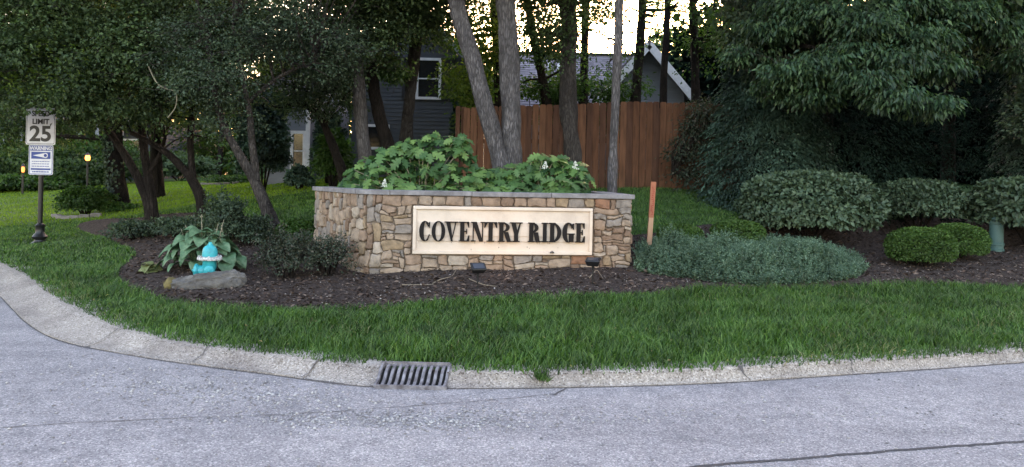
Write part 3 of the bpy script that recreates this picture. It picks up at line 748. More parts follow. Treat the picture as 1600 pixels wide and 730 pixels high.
# right return
dC = (Cp-Bp); LC = np.linalg.norm(dC); dC /= LC; nC = np.array([dC[1], -dC[0]])
def rp(s, d): q = Bp+dC*s+nC*(d); return (q[0], q[1])
for (s, z, w_, h_) in pack(0, LC, ZB+.1, TOP-CAPT, lambda a, b2: False, 3, 7, 2, 4):
    obj('stone', stone_mesh(s, z, w_, h_, rp), wall, random.choices(STONES, wts_front)[0])
# mortar core
b = B(); N = 80; T_ = .24
for i in range(N):
    s = SL*i/(N-1)
    for d, z in ((-.004,-.1),(-.004,TOP-CAPT),(-T_,TOP-CAPT),(-T_,-.1)): b.v.append((*wp(s, d), z))
for i in range(N-1):
    for k in range(4): b.f.append((i*4+k, i*4+(k+1)%4, (i+1)*4+(k+1)%4, (i+1)*4+k))
b.f += [(0,1,2,3), tuple((N-1)*4+k for k in (3,2,1,0))]
q0 = [(*rp(.06,-.004),0),(*rp(LC,-.004),0),(*rp(LC,-T_),0),(*rp(.06,-T_),0)]
b.add([(x, y, -.1) for x, y, _ in q0]+[(x, y, TOP-CAPT-.002) for x, y, _ in q0], [(0,1,2,3),(7,6,5,4),(0,4,5,1),(1,5,6,2),(2,6,7,3),(3,7,4,0)])
b.beam((Wp[0]+.2, Wp[1]+.1, .6), (Cp[0]-.15, Cp[1]-.12, .6), .2, 1.2)
b.obj('mortar', M['mortar'], wall)
# cap slabs
cuts = list(np.arange(0, 1.75, .36))+[1.95, 3.05, 4.15, SL+.05]
cuts = [c for c in cuts]; cuts[0] = -.05
for a, c in zip(cuts[:-1], cuts[1:]):
    b = B(); n = 8; dz = random.uniform(-.002,.002)
    for i in range(n):
        s = a+.004+(c-a-.008)*i/(n-1); rg = .003*random.uniform(-1,1)
        for d, z in ((.05+rg, TOP-CAPT+dz), (.052+rg, TOP+dz), (-T_-.03, TOP+dz), (-T_-.03, TOP-CAPT+dz)): b.v.append((*wp(s, d), z))
    for i in range(n-1):
        for k in range(4): b.f.append((i*4+k, i*4+(k+1)%4, (i+1)*4+(k+1)%4, (i+1)*4+k))
    b.f += [(0,1,2,3), tuple((n-1)*4+k for k in (3,2,1,0))]
    b.obj('cap_slab', M['cap'], wall, bev=.004)
for k in range(2):
    a, c = .32+k*.7, .32+(k+1)*.7-.01; q = [(*rp(a,.05),0),(*rp(c,.05),0),(*rp(c,-T_-.03),0),(*rp(a,-T_-.03),0)]
    B().add([(x, y, TOP-CAPT) for x, y, _ in q]+[(x, y, TOP) for x, y, _ in q], [(0,1,2,3),(7,6,5,4),(0,4,5,1),(1,5,6,2),(2,6,7,3),(3,7,4,0)]).obj('cap_slab', M['cap'], wall, bev=.004)
sp = [(*wp(s, -.2), 1.2) for s in np.linspace(0, SL, 24)]+[(*rp(LC*.9, -.2), 1.2)]
B().add(sp, [tuple(range(len(sp)))]).obj('planter_soil', M['mulch'], wall)

# ------------------------------------------------------------------ SIGN PANEL with letters
ang = math.atan2(dA[1], dA[0]); PW, PH = PR-PL, PT-PB
x0, y0 = wp(PL, 0)
sign = thing('entrance_name_sign', 'cream painted entrance sign panel with raised black serif letters on the stone wall', 'sign', (x0, y0, PB), rz=ang)
b = B(); b.box((PW/2, -.012, PH/2), (PW-.04, .05, PH-.04)); b.obj('board', M['panel'], sign)
fw = .045
for (c, d) in (((PW/2,-.02,PH-fw/2),(PW,.09,fw)), ((PW/2,-.02,fw/2),(PW,.09,fw)), ((fw/2,-.02,PH/2),(fw,.088,PH-2*fw)), ((PW-fw/2,-.02,PH/2),(fw,.088,PH-2*fw))):
    B().box(c, d).obj('frame', M['panel'], sign, bev=.006)
LH = .268; LZ = .178; lx0, lx1 = .085, .085+2.28
b = B(); b.box(((lx0+lx1)/2, -.044, LZ+LH/2), (lx1-lx0+.03, .014, LH*1.0)); b.obj('backing_strip', M['panel'], sign, bev=.003)
b = B(); b.box(((lx0+lx1)/2, -.056, LZ+LH*.5), (lx1-lx0+.03, .012, LH*.46)); b.obj('backing_strip', M['panel'], sign, bev=.003)
T1, HN, SR = .21, .045, .05   # thick stem, hairline, serif height (units of letter height)
def arc(cx, cz, rx, rz, a0, a1, n=18): return [(cx+rx*math.cos(math.radians(a0+(a1-a0)*i/n)), cz+rz*math.sin(math.radians(a0+(a1-a0)*i/n))) for i in range(n+1)]
def glyph(ch, w):
    """list of strips: (outer polyline, inner polyline) ; w = width in letter heights"""
    S = []
    box = lambda a, c, e, f: S.append(([(a,c),(e,c)], [(a,f),(e,f)]))
    quad = lambda p, q, r, t: S.append(([p, q], [t, r]))
    def stem(x, t=T1, ser=True):
        box(x, 0, x+t, 1)
        if ser:
            for z0, z1 in ((0,SR),(1-SR,1)): box(x-.07, z0, x+t+.07, z1)
    if ch == 'I': stem(.07, w-.14)
    if ch == 'O': S.append((arc(w/2,.5,w/2,.52,0,360,40), arc(w/2,.5,w/2-T1*.92,.52-HN,0,360,40)))
    if ch in 'CG':
        S.append((arc(w/2,.5,w/2,.52,48,312,34), arc(w/2+.04,.5,w/2-T1*.92,.52-HN,55,305,34)))
        quad((w*.80,.92),(w*.96,.98),(w*.96,.66),(w*.9,.66))
        S.append((arc(w*.5,.5,w*.42,.5,30,75,6), arc(w*.5,.5,w*.3,.42,30,75,6)))
        if ch == 'C': quad((w*.86,.34),(w*.94,.34),(w*.8,.06),(w*.62,.0)); 
        else:
            box(w-.27, 0.02, w-.03, .44); box(w-.36, .41, w+.02, .46)
    if ch == 'D':
        stem(.05); S.append((arc(T1*.7,.5,w-T1*.7,.5,-90,90,20), arc(T1*.7,.5,w-T1*1.65,.5-HN,-90,90,20)))
    if ch == 'E':
        stem(.05); box(.05,1-HN,w-.02,1); box(.05,0,w,HN); box(T1,.49,w*.74,.49+HN); box(w*.69,.38,w*.77,.64)
        quad((w*.74,1-HN),(w-.02,1-HN),(w-.02,.7),(w-.05,.7)); quad((w*.72,HN),(w,HN),(w,.32),(w-.03,.32))
    if ch == 'T':
        m = w/2; stem(m-T1/2, T1, False); box(m-T1/2-.09,0,m+T1/2+.09,SR); box(.02,1-HN,w-.02,1)
        quad((.0,1),(.16,1-HN),(.03,.7),(0,.7)); quad((w-.16,1-HN),(w,1),(w,.7),(w-.03,.7))
    if ch == 'V':
        quad((.04,1),(.04+T1*1.1,1),(w*.56+.04,0),(w*.47,0)); quad((w-.13,1),(w-.07,1),(w*.55,0),(w*.5,0)); box(-.03,1-SR,.42,1); box(w-.26,1-SR,w+.02,1)
    if ch == 'Y':
        m = w*.5; box(m-T1/2,0,m+T1/2,.45); box(m-T1/2-.08,0,m+T1/2+.08,SR)
        quad((.03,1),(.03+T1*1.1,1),(m+T1/2,.4),(m-T1/2,.4)); quad((w-.12,1),(w-.06,1),(m+T1/2,.42),(m+T1/2-.1,.42)); box(-.03,1-SR,.4,1); box(w-.25,1-SR,w+.02,1)
    if ch == 'N':
        box(.07,0,.12,1); box(w-.13,0,w-.08,1); quad((.02,1),(T1+.06,1),(w-.08,0),(w-.08-T1*.9,0)); box(-.02,0,.22,SR); box(-.02,1-SR,.2,1); box(w-.22,1-SR,w+.02,1)
    if ch == 'R':
        stem(.05); rx = w-T1-.14
        S.append((arc(T1*.8,.74,w-T1*.8-.06,.26,-90,90,16), arc(T1*.8,.74,w-T1*1.75-.04,.26-HN,-90,90,16)))
        quad((T1+.06,.5),(T1+.3,.5),(w+.02,0),(w-T1+.02,0)); box(w-.15,0,w+.06,SR)
    return S
spans = [('C',657.8,675),('O',676.7,697.5),('V',697,716.7),('E',718.8,734.5),('N',737.5,758),('T',757.5,777),('R',779.2,798.5),('Y',797.8,816.3),('R',826,843.7),('I',847,857),('D',859,878),('G',880,898.8),('E',901,915.6)]
for ch, a, c in spans:
    xa = lx0+(a-657.8)/(915.6-657.8)*(lx1-lx0); xc = lx0+(c-657.8)/(915.6-657.8)*(lx1-lx0)
    b = B(); k = 0
    for o_, i_ in glyph(ch, (xc-xa)/LH):
        n = len(o_); yf = -.092-.0006*k; yb = -.062+.0003*k; k += 1; V = []
        for (px, pz), (qx, qz) in zip(o_, i_):
            for yy in (yf, yb): V += [(xa+px*LH, yy, LZ+pz*LH), (xa+qx*LH, yy, LZ+qz*LH)]
        Fs = []
        for j in range(n-1):
            o = 4*j; Fs += [(o,o+1,o+5,o+4),(o+2,o+6,o+7,o+3),(o,o+4,o+6,o+2),(o+1,o+3,o+7,o+5)]
        Fs += [(0,2,3,1),(4*n-4,4*n-3,4*n-1,4*n-2)]
        b.add(V, Fs)
    b.obj('letter', M['letter'], sign)
# dirt stains and the dark nest on the frame
b = B()
for k in range(14):
    x_ = random.uniform(.1, PW-.08); z_ = random.choice([LZ-.02, random.uniform(.06,.16)]); b.box((x_, -.0375, z_), (random.uniform(.004,.008), .003, random.uniform(.01,.03)))
b.obj('stain', M['crack'], sign, kind='stuff')
b = B(); b.tube([(1.88,-.075,.03),(1.91,-.08,.045),(1.94,-.075,.03)], [.008,.018,.006], 7); b.obj('wasp_nest', M['crack'], sign)

# ------------------------------------------------------------------ flood lights
def flood(px, py, D, label, face, yaw, en):
    g = G(px, D); top = Vector(P(px, py, D))
    t = thing('spotlight', label, 'garden light', tuple(g), 'solar spotlights staked in the mulch before the wall')
    h = top.z-g.z-.025
    B().tube([(0,0,-.1),(0,0,h*.55),(.004,0,h-.04)], [.008,.009,.009], 8).obj('stake', M['black'], t, True)
    B().tube([(0,0,h-.06),(0,0,h+.0)], [.016,.022], 10).obj('bracket', M['black'], t, True)
    Mh = Matrix.Translation((0,0,h+.035)) @ Matrix.Rotation(yaw, 4, 'Z') @ Matrix.Rotation(math.radians(face), 4, 'X')
    b = B(); x, y_, z_ = .098, .07, .042
    V = [(-x,-y_,z_),(x,-y_,z_),(x,y_,z_*1.0),(-x,y_,z_*1.0),(-x*.72,-y_*.7,-z_),(x*.72,-y_*.7,-z_),(x*.72,y_*.8,-z_*.8),(-x*.72,y_*.8,-z_*.8)]
    b.add([Mh @ Vector(v) for v in V], [(0,1,2,3),(7,6,5,4),(0,4,5,1),(1,5,6,2),(2,6,7,3),(3,7,4,0)]); b.obj('housing', M['black'], t, bev=.008)
    b = B(); b.box((0,-.005,.044), (.14,.09,.006)); b.v = [tuple(Mh @ Vector(v)) for v in b.v]; b.obj('solar_panel', M['solar'], t)
    b = B(); b.box((0,.07,-.002), (.12,.008,.04)); b.v = [tuple(Mh @ Vector(v)) for v in b.v]; b.obj('lens', emit('lamp_lens_%d' % px, (1,.5,.2), .5*en), t)
    ld = bpy.data.lights.new('spot_lamp', 'SPOT'); lo = bpy.data.objects.new('spot_lamp', ld); COL.objects.link(lo)
    ld.energy = .85*en; ld.color = (1,.5,.18); ld.spot_size = math.radians(130); ld.spot_blend = 1; ld.shadow_soft_size = .07
    lo.location = top+Vector((.1,.14,.03)); lo.rotation_euler = Vector((.45,.9,.3)).to_track_quat('-Z','Y').to_euler()
    return t
flood(746, 421, 8.95, 'black solar spotlight on a stake below the middle of the sign', 34, .35, 1.0)
flood(926, 411, 9.4, 'black solar spotlight at the right end of the sign', 16, -.3, .35)

# ------------------------------------------------------------------ sticks in the mulch
def twig(px_pts, r, label):
    pts = []
    for (a, c, lift) in px_pts:
        X, Y = ray(a, c); pts.append((X, Y, gz(X, Y)+.05+lift))
    o = Vector(pts[0]); q, rr = dense([Vector(p)-o for p in pts], np.linspace(r, r*.5, len(pts)), .04)
    b = B(); b.tube(q, rr, 6, True, .3); ob = b.obj('dry_stick', M['stick'], None, True, label=label, category='stick'); ob.location = o
twig([(628,452,.0),(650,453,.01),(672,452,.0),(690,451,.0)], .005, 'pale dry stick lying flat in the mulch left of the spotlight')
twig([(676,450,.0),(690,445,.02),(706,443,.03),(713,434,.06)], .006, 'forked pale dry stick rising from the mulch left of the middle spotlight')
twig([(733,445,.02),(744,450,.02),(757,454,.01),(776,455,.0)], .0065, 'pale dry stick lying in mulch at the foot of the middle spotlight')
twig([(921,441,.0),(932,433,.05),(942,441,.0)], .0055, 'pale bent stick like a small arch under the right spotlight')

# ------------------------------------------------------------------ survey stake
g = G(1013, 11.0); top = P(1017, 284, 11.0)
b = B(); hh = top[2]-g.z; wS = .075
t = thing('survey_stake', 'wooden survey stake with orange painted top standing in the groundcover', 'stake', tuple(g), rz=.2); t.rotation_euler = (0, math.radians(3.0), .15)
B().box((0,0,hh*.24), (wS,.03,hh*.52+.1)).obj('stake_shaft', M['stake'], t, bev=.003)
B().box((0,0,hh*.755), (wS+.002,.032,hh*.49)).obj('painted_top', M['stake_pink'], t, bev=.003)
b = B()
for k in range(15):
    z_ = hh*(.55+.026*k); b.box((random.uniform(-.008,.008), -.018, z_), (random.uniform(.012,.034), .003, .008))
    b.box((random.choice((-.014,.014)), -.0185, z_+.008), (.006, .003, .016))
b.obj('ink_marks', M['stake_ink'], t, kind='stuff')

# ------------------------------------------------------------------ speed limit sign on black pole
D = 13.8; g = G(62, D); t = thing('speed_limit_sign', 'speed limit 25 sign and blue warning sign on a black pole', 'road sign', tuple(g))
zt = P(64, 171, D)[2]-g.z
B().tube([(0,0,.25),(.0,0,zt-.05)], [.043,.04], 14).obj('pole', M['black'], t, True)
B().lathe([(.17,0),(.17,.025),(.15,.05),(.1,.08),(.09,.11),(.125,.14),(.13,.17),(.1,.21),(.075,.24),(.075,.36),(.09,.38),(.06,.4),(.045,.42)], 20).obj('pole_base', M['black'], t, True)
def plate(w_, h_, r, n=5):
    pts = []
    for cx, cz, a0 in ((w_/2-r,h_/2-r,0),(-w_/2+r,h_/2-r,90),(-w_/2+r,-h_/2+r,180),(w_/2-r,-h_/2+r,270)):
        pts += [(cx+r*math.cos(math.radians(a0+90*i/n)), cz+r*math.sin(math.radians(a0+90*i/n))) for i in range(n+1)]
    return pts
def text(s, size, x_, z_, y_, mt, parent, bold=.0, sx=1, name='lettering'):
    cu = bpy.data.curves.new(name, 'FONT'); cu.body = s; cu.size = size; cu.align_x = 'CENTER'; cu.align_y = 'CENTER'; cu.offset = bold; cu.extrude = .0015
    tmp = bpy.data.objects.new('tmp', cu); COL.objects.link(tmp); bpy.context.view_layer.update()
    me = bpy.data.meshes.new_from_object(tmp.evaluated_get(bpy.context.evaluated_depsgraph_get())); bpy.data.objects.remove(tmp)
    me.transform(Matrix.Translation((x_, y_, z_)) @ Matrix.Rotation(math.radians(90), 4, 'X') @ Matrix.Diagonal((sx, 1, 1, 1)))
    return obj(name, me, parent, mt)
sw, sh = m_at(46, D), m_at(57, D); zc = zt-sh/2+.02
sp_ = obj('speed_plate', B().prism(plate(sw, sh, .03), -.002, .002).mesh('p'), t, M['signwhite']); sp_.location = (.01,-.055,zc)
bb = []
outer, inner = plate(sw-.03, sh-.03, .03), plate(sw-.045, sh-.045, .025)
def ringm(outer, inner, y_):
    n = len(outer); return B().add([(a, y_, c) for a, c in outer]+[(a, y_, c) for a, c in inner], [(i, (i+1)%n, (i+1)%n+n, i+n) for i in range(n)])
ringm(outer, inner, -.004).obj('border', M['black'], sp_)
text('SPEED', .135, 0, sh*.34, -.005, M['black'], sp_, .004, .92)
text('LIMIT', .135, 0, sh*.125, -.005, M['black'], sp_, .004, 1.0)
text('25', .40, 0, -sh*.22, -.005, M['black'], sp_, .011, 1.05)
ww_, wh_ = m_at(38, D), m_at(46.5, D); zc2 = P(65, 250, D)[2]-g.z
wpl = obj('warning_plate', B().prism(plate(ww_, wh_, .035), -.002, .002).mesh('p'), t, M['signwhite']); wpl.location = (.025,-.055,zc2)
ringm(plate(ww_-.02, wh_-.02, .03), plate(ww_-.042, wh_-.042, .022), -.004).obj('border', M['signblue'], wpl)
B().box((0,-.004,wh_*.38), (ww_-.06,.003,wh_*.15)).obj('header_band', M['signblue'], wpl)
text('WARNING', .092, 0, wh_*.38, -.0065, M['signwhite'], wpl, .003, .92)
B().box((0,-.004,wh_*.15), (ww_-.1,.003,wh_*.23)).obj('picture_band', M['signblue'], wpl)
B().prism([(-ww_*.33,wh_*.15),(ww_*.2,wh_*.235),(ww_*.27,wh_*.21),(ww_*.29,wh_*.15),(ww_*.27,wh_*.09),(ww_*.2,wh_*.065)], -.0075, -.006).obj('eye_emblem', M['signwhite'], wpl)
B().prism(arc(ww_*.19, wh_*.15, .03, .03, 0, 337.5, 15), -.0095, -.008).obj('eye_pupil', M['signblue'], wpl)
b = B()
for k, z_ in enumerate((-.03,-.075,-.12)):
    x_ = -ww_*.36
    while x_ < ww_*.34:
        l = random.uniform(.015,.045); b.box((x_+l/2, -.004, z_*wh_/.56), (l, .003, .013)); x_ += l+.01
b.obj('small_print', M['signblue'], wpl, kind='stuff')
B().box((0,-.004,-wh_*.31), (ww_-.09,.003,wh_*.055)).obj('lower_band', M['signblue'], wpl)
b = B(); x_ = -ww_*.34
while x_ < ww_*.33:
    l = random.uniform(.02,.05); b.box((x_+l/2, -.004, -wh_*.40), (l, .003, .02)); x_ += l+.008
b.obj('small_print', M['signblue'], wpl, kind='stuff')
for z_ in (zc+sh*.43, zc-sh*.43, zc2+wh_*.4, zc2-wh_*.4): B().box((.01,-.04,z_), (.06,.03,.025)).obj('bracket', M['black'], t)

# ------------------------------------------------------------------ hydrant
D = 9.25; g = G(326, D); zt = P(328, 380, D)[2]-g.z; k = zt/.62
t = thing('fire_hydrant', 'turquoise fire hydrant with worn white flange behind the flat boulder', 'fire hydrant', tuple(g)); t.rotation_euler = (0, math.radians(1.2), 0)
S_ = Matrix.Diagonal((k*1.02, k*1.02, k))
B().lathe([(.13,-.1),(.13,.03),(.105,.05),(.098,.1),(.098,.36),(.105,.37)], 24, S_).obj('barrel', M['teal'], t, True)
B().lathe([(.175,.37),(.178,.38),(.178,.40),(.17,.415),(.12,.42)], 24, S_).obj('flange', M['rust'], t, True)
B().lathe([(.108,.42),(.11,.455),(.107,.50),(.094,.545),(.068,.575),(.04,.588),(.035,.592)], 24, S_).obj('bonnet', M['teal'], t, True)
B().lathe([(.045,.59),(.045,.60),(.03,.602),(.026,.63),(.02,.635)], 6, S_).obj('operating_nut', M['teal'], t)
for a in range(8):
    b = B(); b.lathe([(.013,.0),(.013,.02),(.004,.024)], 6, S_, (k*.155*math.cos(a*.785+.3), k*.155*math.sin(a*.785+.3), k*.412)); b.obj('bolt', M['rust'], t)
def nozzle(az, r, L, z_, nm):
    Mz = Matrix.Rotation(az, 3, 'Z') @ Matrix.Rotation(math.radians(90), 3, 'Y')
    b = B(); b.lathe([(r*.85,.07),(r*.85,L-.055),(r,L-.05),(r,L-.04)], 18, Mz*k, (0,0,z_*k)); nz_ = b.obj(nm, M['teal'], t, True)
    b = B(); b.lathe([(r*1.08,L-.037),(r*1.12,L-.03),(r*1.08,L),(r*.8,L+.012),(r*.25,L+.014),(r*.22,L+.04)], 8, Mz*k, (0,0,z_*k)); b.obj('nozzle_cap', M['teal'], nz_)
nozzle(math.radians(190), .092, .205, .2, 'pumper_nozzle')
nozzle(math.radians(-68), .068, .165, .225, 'hose_nozzle')
nozzle(math.radians(118), .055, .165, .235, 'hose_nozzle')
b = B()
for j in range(9): a = j/8*math.pi; b.v.append((0,0,0))
b = B(); b.tube([(k*(.10+.03*math.sin(j/6*math.pi)), -k*.02, k*(.4-.2*j/6)) for j in range(7)], .006, 5); b.obj('cap_chain', M['black'], t)

# ------------------------------------------------------------------ boulder
D = 8.85; g = G(326, D); Lr, Hr = m_at(122, D), m_at(33, D)
bm = bmesh.new(); bmesh.ops.create_icosphere(bm, subdivisions=5, radius=1)
for v in bm.verts:
    c = v.co.copy(); x, y_, z_ = c
    sx = math.copysign(abs(x)**.75, x); z2 = math.copysign(abs(z_)**.6, z_)
    top_ = .5+.16*sx
    p = Vector((sx*Lr/2, y_*.2, (z2*.5*(1.05+.1*sx)+.5+.04*sx)*Hr-.04))
    nn = mnoise.fractal(c*1.6, 1, 2, 5)*.045+mnoise.fractal(c*5, 1, 2, 5)*.025-abs(mnoise.noise(c*3.1))*.03
    v.co = p*(1)+c*nn
me = bpy.data.meshes.new('boulder'); bm.to_mesh(me); bm.free()
for p in me.polygons: p.use_smooth = True
bo = obj('boulder', me, None, M['rock'], label='long flat grey boulder lying in the mulch before the hydrant', category='boulder'); bo.location = g; bo.rotation_euler = (0, math.radians(-5), .05)
bm = bmesh.new(); bmesh.ops.create_icosphere(bm, subdivisions=3, radius=1)
for v in bm.verts:
    c = v.co; nn = 1+.25*mnoise.noise(c*2.5); v.co = Vector((-Lr*.44+c.x*.07*nn, -.05+c.y*.15*nn, Hr*.42+c.z*.1*nn))
me = bpy.data.meshes.new('lichen_patch'); bm.to_mesh(me); bm.free()
for p in me.polygons: p.use_smooth = True
obj('lichen_patch', me, bo, M['lichen'], label='mossy yellow brown end of the boulder')

# ------------------------------------------------------------------ hosta
def hosta_leaf(L, W_, fold, arch):
    b = B(); nu, nv = 9, 7
    for i in range(nu):
        u = i/(nu-1); wv = W_*(math.sin(math.pi*min(1, u**.72))**.75)*.5+.004
        for j in range(nv):
            s = (j/(nv-1)-.5)*2
            rib = .006*math.cos(s*9)*(1-u)
            b.v.append((L*u*(1-.1*arch*u), wv*s, L*(arch*.35*math.sin(u*1.9)-.55*arch*u*u)+abs(s)*W_*fold*(1-u*.4)+rib+.008*math.sin(u*9+s*2)*abs(s)))
    for i in range(nu-1):
        for j in range(nv-1): b.f.append((i*nv+j, (i+1)*nv+j, (i+1)*nv+j+1, i*nv+j+1))
    return b.mesh('hosta_leaf', True)
HL = [hosta_leaf(.27,.2,.18,.9), hosta_leaf(.24,.2,.12,1.1), hosta_leaf(.3,.19,.2,.7), hosta_leaf(.22,.17,.15,1.2)]
for m_ in HL: m_.materials.append(M['hosta'])
def hosta(px, D, wpx, hpx, n, name, label, sq=1.):
    g = G(px, D); t = thing(name, label, 'plant', tuple(g)); R_ = m_at(wpx, D)/2; H_ = m_at(hpx, D)
    for i in range(n):
        f = (i+.5)/n; az = i*2.399; rr = R_*(.15+.75*math.sqrt(f)); tilt = -.1-.75*f
        o = bpy.data.objects.new('leaf', random.choice(HL)); x, y_ = (rr-.18)*math.cos(az), (rr-.18)*math.sin(az)*.6
        z_ = H_*(.97-.75*f**1.3)*random.uniform(.88,1.1)
        o.matrix_basis = Matrix.Translation((x, y_, max(z_, .06))) @ Matrix.Rotation(az+random.uniform(-.4,.4), 4, 'Z') @ Matrix.Rotation(-tilt*random.uniform(.2,.75), 4, 'Y') @ Matrix.Rotation(random.uniform(-.35,.35), 4, 'X') @ Matrix.Scale(random.uniform(.75,1.12), 4)
        link(o, t)
        b = B(); e = Vector((x, y_, max(z_, .06))); b.tube([(x*.1,y_*.1,0), e*.5+Vector((0,0,z_*.25)), e], [.007,.006,.005], 5, False)
        b.obj('stem', M['hosta'], t)
    return t
hs = hosta(316, 9.85, 150, 60, 64, 'hosta', 'large broad leaved hosta with dry flower stalks behind the hydrant')
for (px, py) in ((283,358),(290,352),(298,356),(315,335),(335,362),(341,350),(347,358),(350,343)):
    g0 = hs.location; tp = Vector(P(px, py, 9.9))-g0; b0 = Vector((tp.x*.55, 0, .2))
    b = B(); b.tube([b0, (b0+tp)/2+Vector((.01,0,.02)), tp], [.006,.005,.004], 5)
    for q in range(7): z_ = random.uniform(.72, 1); c = b0*(1-z_)+tp*z_; b.tube([c, c+Vector((random.uniform(-.02,.02), random.uniform(-.02,.02), -.02))], [.004,.007], 4)
    b.obj('flower_stalk', M['stalk'], hs)
hy = hosta(236, 9.7, 34, 14, 7, 'hosta', 'small yellowing hosta leaves lying left of the big hosta')
for c in hy.children:
    if c.name.startswith('leaf'):
        c.data = c.data.copy(); c.data.materials.clear(); c.data.materials.append(M['hosta_y'])

# ------------------------------------------------------------------ hydrangeas above the wall
def lobed_leaf(L, seed):
    rr = random.Random(seed); out = []
    prof_ = [(0,.02),(.06,.14),(.18,.31),(.26,.25),(.3,.14),(.38,.4),(.48,.46),(.52,.2),(.56,.16),(.66,.34),(.76,.3),(.8,.13),(.92,.12),(1,0)]
    b = B(); n = len(prof_)
    for u, w_ in prof_: b.v.append((L*u, 0, -L*.22*u*u))
    for s in (1,-1):
        for u, w_ in prof_:
            w2 = w_*rr.uniform(.88,1.12); b.v.append((L*(u+w2*.14), s*w2*L, -L*.22*u*u+w2*L*.16-w2*w2*L*.35))
    for k, s in ((1,1),(2,-1)):
        for i in range(n-1):
            f = (i, i+1, k*n+i+1, k*n+i); b.f.append(f if s < 0 else f[::-1])
    me = b.mesh('hydrangea_leaf', False); me.materials.append(M['hyd_one']); return me
HYL = [lobed_leaf(.2+.02*i, i) for i in range(4)]
def hydrangea(D, outline, name, label, nc):
    """outline: list of px,py for the bush top; clusters of leaves on stems"""
    xs_ = [o[0] for o in outline]; cx = sum(xs_)/len(xs_); g = Vector(P(cx, 300, D)); g.z = 1.2
    t = thing(name, label, 'plant', tuple(g), 'oakleaf hydrangeas growing behind the wall cap')
    made = 0; rr = random.Random(int(cx))
    stems_ = B()
    for i in range(nc):
        px = rr.uniform(min(xs_), max(xs_)); ty = float(np.interp(px, xs_, [o[1] for o in outline]))
        f = (0, .05, .3, .6, 1.)[i % 5]+rr.uniform(-.1,.1); f = min(max(f, .02), 1.); py = ty+9+(296-ty)*(f)*.95; d = max(D-.42*f+rr.uniform(-.15,.15)+.25*(1-f), float(np.interp(px, [530, 560, 600, 930], [10.95, 10.7, 10.25, 10.55])))
        c = Vector(P(px, py, d))-g; c.z = max(c.z, TOP-g.z+.06)
        stems_.tube([Vector((c.x*.5, .1, -.02)), c*.6+Vector((0,.05,.0)), c], [.01,.008,.005], 5, False)
        nl = rr.choice((5,6)); a0 = rr.uniform(0, 6.28)
        for j in range(nl):
            if made >= 290: break
            az = a0+j*2*math.pi/nl+rr.uniform(-.3,.3); sc = rr.uniform(.62,1.05)*(1 if j % 2 else .85)
            o = bpy.data.objects.new('leaf', rr.choice(HYL))
            o.matrix_basis = Matrix.Translation(c+Vector((.03*math.cos(az), .03*math.sin(az), rr.uniform(-.04,.02)))) @ Matrix.Rotation(rr.uniform(.1,.75), 4, 'X') @ Matrix.Rotation(az, 4, 'Z') @ Matrix.Rotation(rr.uniform(-.15,.6), 4, 'Y') @ Matrix.Rotation(rr.uniform(-.5,.5), 4, 'X') @ Matrix.Scale(sc, 4)
            link(o, t); made += 1
    stems_.obj('stems', M['stalk'], t)
    k = 420; px = np.array([rr.uniform(min(xs_)+4, max(xs_)-4) for _ in range(k)]); ty = np.interp(px, xs_, [o[1] for o in outline]); f = np.array([rr.random() for _ in range(k)])
    py = ty+14+(290-ty)*f; dd = np.maximum(D-.25*f+.25, np.interp(px, [530, 560, 600, 930], [11.1, 10.85, 10.45, 10.7])); pos = np.array([P(a, c, d) for a, c, d in zip(px, py, dd)])-np.array(g); pos[:,2] = np.maximum(pos[:,2], TOP-g.z+.02)
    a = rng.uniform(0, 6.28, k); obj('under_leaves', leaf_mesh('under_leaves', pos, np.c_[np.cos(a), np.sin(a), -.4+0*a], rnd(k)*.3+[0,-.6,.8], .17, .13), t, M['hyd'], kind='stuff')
    return t, g
h1, g1 = hydrangea(10.75, [(535,276),(556,254),(590,228),(620,218),(650,208),(665,200),(700,200),(730,210),(748,240),(762,258)], 'hydrangea', 'tall oakleaf hydrangea with lobed leaves behind the left part of the wall', 55)
h2, g2 = hydrangea(10.8, [(735,268),(760,250),(790,256),(825,244),(850,234),(885,240),(905,250),(920,270)], 'hydrangea', 'low oakleaf hydrangea with two white blooms behind the right part of the wall', 40)
def bloom(px, py, h_, D, parent):
    c = Vector(P(px, py, D))-Vector(parent.location); b = B(); hh = m_at(h_, D)
    for k in range(46):
        f = random.random(); r = hh*.4*(1-f**1.5)*random.random()**.5+.004; a = random.uniform(0, 6.28); q = c+Vector((r*math.cos(a), r*math.sin(a), hh*(f-.5))); s = .008
        a = random.uniform(0,1.5)
        b.add([q+Vector((s*math.cos(a+i*1.57), -.003*i, s*math.sin(a+i*1.57))) for i in range(4)], [(0,1,2,3)])
    b.obj('bloom', M['white_flower'], parent)
bloom(601, 286, 12, 10.15, h1); bloom(852, 258, 12, 10.3, h2); bloom(899, 258, 13, 10.4, h2)

